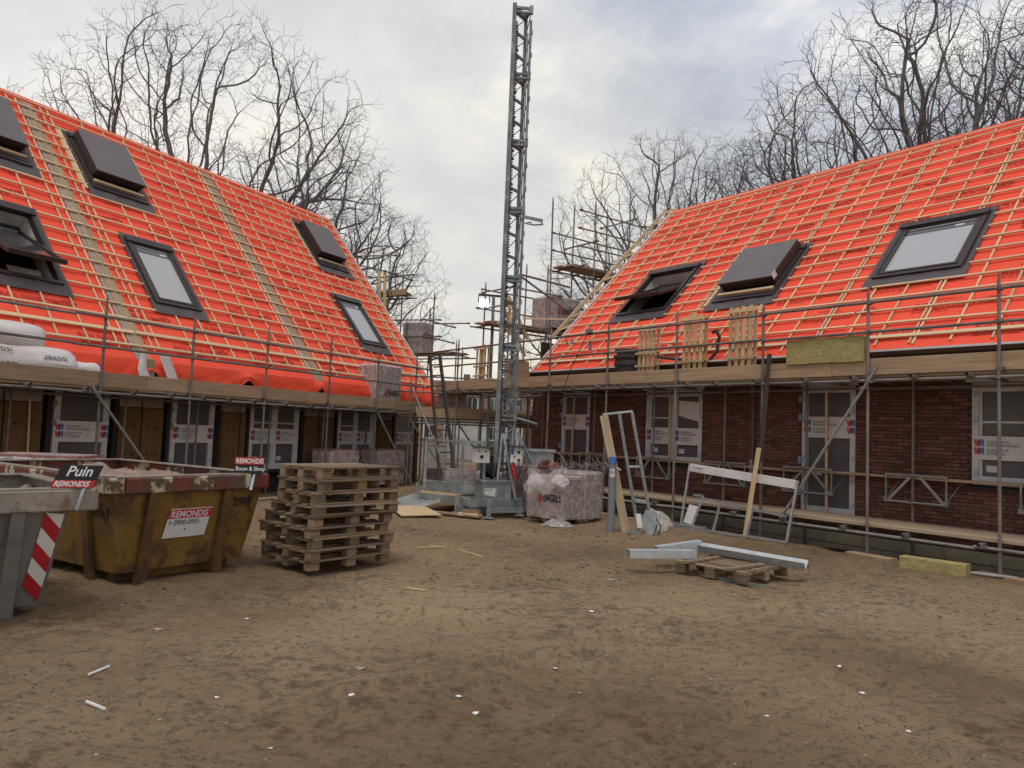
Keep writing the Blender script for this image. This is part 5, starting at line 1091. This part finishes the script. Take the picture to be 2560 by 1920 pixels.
for i, (x, y, s) in enumerate(((-.95, 4.94, .028), (-.26, 4.94, .03), (-.14, 4.75, .026), (-1.75, 4.78, .018), (.86, 7.38, .03), (1.7, 4.88, .02), (2.5, 5.3, .02), (2.6, 5.9, .025), (-1.2, 4.1, .016), (2.45, 4.6, .018), (.4, 5.6, .016), (-2.2, 6.6, .025))):
    chip(x, y, s, 'white', 'plaster_chip', 'small white plaster chip lying on the bare yard soil', 'chip', 'white plaster chips on the soil', .5, 100+i)
for i, (x, y, s) in enumerate(((-2.75, 6.15, .06), (-1.0, 5.5, .05), (-.45, 6.5, .04), (3.4, 7.9, .05), (1.3, 9.2, .05), (.6, 8.6, .04))):
    chip(x, y, s, 'stone', 'rubble_piece', 'flat brownish rubble fragment lying on the bare yard soil', 'rubble', 'rubble fragments on the soil', .3, 200+i)
sticks = [((-2.66, 4.98), (-2.62, 5.16), 'white', .013), ((-2.41, 4.51), (-2.25, 4.42), 'white', .012), ((-.81, 7.96), (-1.02, 8.08), 'batten', .03), ((-1.07, 10.87), (-.85, 10.70), 'batten', .025), ((-.66, 10.69), (-.30, 10.22), 'batten', .02), ((-1.25, 10.6), (-.9, 10.75), 'batten', .02)]
labs = ['white plastic sliver on soil, upper of the two at left', 'white plastic sliver on soil, lower of the two at left', 'pale wood sliver alone on the open soil', 'pale wood stick right of the pallet stack', 'longest thin wood stick on soil before the hoist', 'thin wood splinter touching ground near pallet stack']
for (p, q, mt, w_), lab in zip(sticks, labs): tag(bar('wood_sliver', (*p, gh(*p)+.012), (*q, gh(*q)+.014), w_, .012, mt, None), lab, 'sliver')
r = random.Random(9)
for i in range(9):
    p = Rw(r.uniform(-4.6, -3.4), r.uniform(-.6, .1)); a = r.uniform(0, pi); tag(bar('scrap_lath', (p[0], p[1], .03+.02*(i % 3)), (p[0]+.5*cos(a), p[1]+.5*sin(a), .05), .03, .02, 'batten', None), 'short scrap lath heaped under scaffold beside the leaning gates', 'lath', 'scrap laths under the scaffold')
chip(6.45, 8.9, .05, 'red', 'red_scrap', 'small red scrap on the ground at right edge', 'scrap', None, .6, 7)
mb = MB()
for k in range(30):
    p = Rw(r.uniform(-2, 4), r.uniform(.3, 1.1)); lump(mb, p[0], p[1], r.uniform(.08, .22), .45, r)
tag(part('spoil_heap', mb, 'clod'), 'dark heaped soil along the foundation under the right scaffold', 'soil', None, 'stuff')
# ================================================================ bare trees behind the houses
import numpy as np
def tubes(segs, name, mt):
    me = bpy.data.meshes.new(name); V, Fc, off = [], [], 0
    for n in sorted(set(s_[4] for s_ in segs)):
        S = [s_ for s_ in segs if s_[4] == n]; P = np.array([s_[0] for s_ in S]); Q = np.array([s_[1] for s_ in S]); r1 = np.array([s_[2] for s_ in S]); r2 = np.array([s_[3] for s_ in S])
        d = Q-P; d /= np.linalg.norm(d, axis=1)[:, None]+1e-9; up = np.where(np.abs(d[:, 2:3]) < .9, np.array([[0, 0, 1.]]), np.array([[1., 0, 0]])); u = np.cross(up, d); u /= np.linalg.norm(u, axis=1)[:, None]; v = np.cross(d, u)
        an = np.arange(n)*2*pi/n; ring = u[:, None, :]*np.cos(an)[None, :, None]+v[:, None, :]*np.sin(an)[None, :, None]
        vv = np.concatenate([P[:, None, :]+ring*r1[:, None, None], Q[:, None, :]+ring*r2[:, None, None]], 1).reshape(-1, 3); V.append(vv)
        k = np.arange(n); q = np.stack([k, (k+1) % n, n+(k+1) % n, n+k], 1); Fc.append((q[None]+(np.arange(len(S))*2*n)[:, None, None]).reshape(-1, 4)+off); off += len(vv)
    V = np.concatenate(V); Fc = np.concatenate(Fc)
    me.vertices.add(len(V)); me.vertices.foreach_set('co', V.ravel()); me.loops.add(Fc.size); me.loops.foreach_set('vertex_index', Fc.ravel()); me.polygons.add(len(Fc)); me.polygons.foreach_set('loop_start', np.arange(len(Fc))*4); me.polygons.foreach_set('loop_total', np.full(len(Fc), 4)); me.polygons.foreach_set('use_smooth', np.ones(len(Fc), bool)); me.materials.append(M[mt]); me.update(); me.validate(); return me
def make_tree(seed, H, fork, rx, rz, cz, natt, lean=0.0):
    g = np.random.default_rng(seed); P = []
    while len(P) < natt:                     # points the twigs reach for: an uneven dome with hollows
        q = g.uniform(-1, 1, 3)
        if q @ q > 1 or (q[2] < -.55) or g.random() > .25+.75*np.linalg.norm(q): continue
        w_ = np.array([q[0]*rx*H, q[1]*rx*H*.85, cz*H+q[2]*rz*H])
        if noise.noise(Vector((w_[0]*.35, w_[1]*.35, w_[2]*.35+seed))) < -.16: continue
        w_[0] += lean*w_[2]; P.append(w_)
    P = np.array(P); nodes = [np.array([0, 0, -.2])]; par = [-1]; d = np.array([g.normal(0, .03), g.normal(0, .03), 1.])
    while nodes[-1][2] < fork*H: nodes.append(nodes[-1]+d/np.linalg.norm(d)*.35+g.normal(0, .02, 3)); par.append(len(nodes)-2)
    near = np.full(len(P), 1e9); idx = np.zeros(len(P), int); alive = np.ones(len(P), bool); new = list(range(len(nodes))); step, kill, infl = .28, .36, 5.5
    for it in range(150):
        N_ = np.array([nodes[i] for i in new])
        dd = np.linalg.norm(P[:, None, :]-N_[None], axis=2); k = dd.argmin(1); m_ = dd[np.arange(len(P)), k]; up_ = m_ < near; near[up_] = m_[up_]; idx[up_] = np.array(new)[k[up_]]; alive &= near > kill
        act = alive & (near < (infl if it > 4 else 99))
        if not act.any(): break
        dirs = {}
        for i in np.nonzero(act)[0]: v = P[i]-nodes[idx[i]]; dirs.setdefault(idx[i], []).append(v/np.linalg.norm(v))
        new = []
        for i, L_ in dirs.items():
            v = np.sum(L_, 0)/len(L_); pd = nodes[i]-nodes[par[i]] if par[i] >= 0 else np.array([0, 0, 1.]); v = v+.55*pd/np.linalg.norm(pd)+np.array([0, 0, .10])+g.normal(0, .16, 3); n_ = np.linalg.norm(v)
            if n_ < .05: continue
            nodes.append(nodes[i]+v/n_*step*g.uniform(.8, 1.15)); par.append(i); new.append(len(nodes)-1)
        if not new: break
    n = len(nodes); kids = np.zeros(n, int); rad_ = np.zeros(n)
    for i in range(1, n): kids[par[i]] += 1
    for i in range(n-1, 0, -1):
        r_ = .0065 if kids[i] == 0 else rad_[i]**(1/2.3); rad_[i] = r_; rad_[par[i]] += r_**2.3
    rad_[0] = rad_[1]*1.1; sc_ = .021*H/rad_[1]; tr, tw = [], []
    fr = lambda r_: .0065+(r_-.0065)*sc_
    for i in range(1, n):
        a_, b_ = fr(rad_[par[i]]), fr(rad_[i])
        if par[i] > 0 and kids[par[i]] > 1: a_ = min(a_, b_*1.25)
        (tr if b_ > .07 else tw).append((nodes[par[i]], nodes[i], a_, b_, 9 if b_ > .1 else 6 if b_ > .04 else 4 if b_ > .015 else 3))
        if b_ < .035:                        # short end twigs
            dv = nodes[i]-nodes[par[i]]; dv /= np.linalg.norm(dv)
            for _ in range(3 if kids[i] == 0 else 1):
                q0, v = nodes[i], dv+g.normal(0, .55, 3)
                for _k in range(2): v = v/np.linalg.norm(v)+g.normal(0, .3, 3)+np.array([0, 0, .1]); q1 = q0+v/np.linalg.norm(v)*g.uniform(.13, .30); tw.append((q0, q1, .0055, .0042, 3)); q0 = q1
    return tubes(tr, 'trunk', 'bark'), tubes(tw, 'crown', 'twig')
PROTO = []
for sd, H, fk, rx, rz_, cz, na, ln in ((5, 16, .26, .43, .40, .60, 2700, .0), (12, 16, .24, .40, .38, .60, 2300, .06), (23, 14, .20, .37, .42, .57, 2000, 0)):
    a, b_ = make_tree(sd, H, fk, rx, rz_, cz, na, ln); PROTO.append((a, b_, H))
TREES = [(-13.3, 31.0, 18.6, 0, 8, 'large bare tree rising behind left roof, tallest on that side'), (-9.9, 31.5, 14.2, 1, -8, 'bare tree leaning right behind the left roof party board'), (-6.9, 33.0, 11.8, 2, 15, 'small bare tree beyond the left gable scaffold tower'), (-21.5, 36.0, 14.5, 2, 200, 'bare tree whose twigs show at the far left ridge'),
    (14.3, 31.0, 17.2, 1, 175, 'bare tree at left edge of the big right group'), (17.4, 30.5, 20.5, 0, 20, 'forked bare tree in the middle of the big right group'), (20.4, 31.5, 22.5, 2, 150, 'bare tree with thick stems near the right frame edge'), (22.8, 31.0, 21.0, 1, 40, 'rightmost bare tree behind the right roof ridge'),
    (7.6, 34.0, 15.6, 0, 20, 'bare tree fanning out above the right roof verge'), (11.6, 37.0, 16.8, 2, 250, 'bare tree behind the right ridge, right of the verge'), (5.2, 35.0, 11.8, 2, 310, 'bare tree behind upper deck of the right gable scaffold'), (3.6, 38.0, 9.2, 1, 190, 'low bare tree between hoist mast and right gable scaffold')]
for i, (x, y, h, pi_, rz, lab) in enumerate(TREES):
    t_ = thing('tree', lab, 'tree', (x, y, 0), rad(rz), 'bare trees behind the houses'); s = h/PROTO[pi_][2]*1.0; t_.scale = (s, s, s)
    link('trunk', PROTO[pi_][0], t_); link('crown', PROTO[pi_][1], t_)
# ================================================================ seen through the gap: far houses, banner fence, hedge
def far_house(label, x0, x1, y, zw, zr, seed):
    H = thing('row_house', label, 'house', (x0, y, 0), 0, 'far row houses'); W = x1-x0
    part('wall', MB().box((W/2, 3, zw/2), (W, 6, zw)), 'far_wall', H); rf = part('roof', MB().extr([(0, -.4, zw-.1), (0, 3, zr), (0, 6.4, zw-.1)], (W, 0, 0)), 'roof_tile', H); part('chimney', MB().box((W*.7, 3, zr+.2), (.6, .6, .9)), 'far_brick', rf)
    for zc in (1.5, 4.05):
        for k in range(3):
            xc = W*(k+.5)/3; f = part('window', MB().box((xc, -.02, zc), (1.15, .08, 1.35)), 'white_pvc', H); part('pane', MB().box((xc, -.065, zc), (.9, .02, 1.1)), 'pane_far', f); part('mullion', MB().box((xc, -.08, zc), (.05, .02, 1.1)), 'white_pvc', f)
far_house('left of two distant brick row houses seen behind hoist', -8.2, -2.6, 68, 5.3, 6.3, 1); far_house('right of two distant brick row houses seen behind hoist', -2.5, 3.4, 68, 5.3, 6.3, 2)
FB = thing('banner_fence', 'white sheeted site fence panel far behind the hoist gate', 'fence', (-2.5, 30, 0))
part('sheet', MB().grid(lambda u, v: (.02+1.55*u, .03*noise.noise(Vector((u*6, v*4, 1))), .55+1.35*v+.02*sin(u*8)), 16, 10), 'film_white', FB)
for x in (0, 1.6): pipe('post', (x, .04, 0), (x, .04, 2.0), .022, 'galv', FB)
for z in (.5, 1.95): pipe('rail', (0, .04, z), (1.6, .04, z), .018, 'galv', FB)
FB2 = thing('garden_wall', 'low concrete garden wall far behind the hoist, left side', 'wall', (-6, 33, 0)); part('wall', MB().box((1.8, 0, .5), (3.8, .15, 1.0)), 'block', FB2); part('coping', MB().box((1.8, 0, 1.03), (3.9, .22, .06)), 'block', FB2)
SH = thing('shed', 'dark brick shed far behind the hoist, right of white fence', 'shed', (-.7, 38, 0)); part('wall', MB().box((1.5, 1.5, 1.2), (3.0, 3, 2.4)), 'far_brick', SH); part('roof', MB().extr([(-.1, -.2, 2.4), (-.1, 1.5, 3.1), (-.1, 3.2, 2.4)], (3.2, 0, 0)), 'roof_tile', SH); part('door', MB().box((.9, -.02, 1.0), (.9, .05, 2.0)), 'white_pvc', SH)
hg = MB(); r = random.Random(2)
for k in range(2600):
    p = Vector((r.uniform(0, 6), r.gauss(0, .35), abs(r.gauss(.7, .45)))); a = rv3 = Vector((r.gauss(0, 1), r.gauss(0, 1), r.gauss(0, 1))).normalized(); b_ = a.cross(Vector((r.random(), r.random(), r.random()))).normalized(); hg.add([p-a*.06, p+b_*.04, p+a*.06, p-b_*.04], [(0, 1, 2, 3)])
HGt = thing('hedge', 'dark green hedge far behind the hoist platform', 'hedge', (-4.2, 44, 0)); part('foliage', hg, 'leaf', HGt); part('stems', MB().box((3, 0, .4), (5.6, .3, .8)), 'bark', HGt)
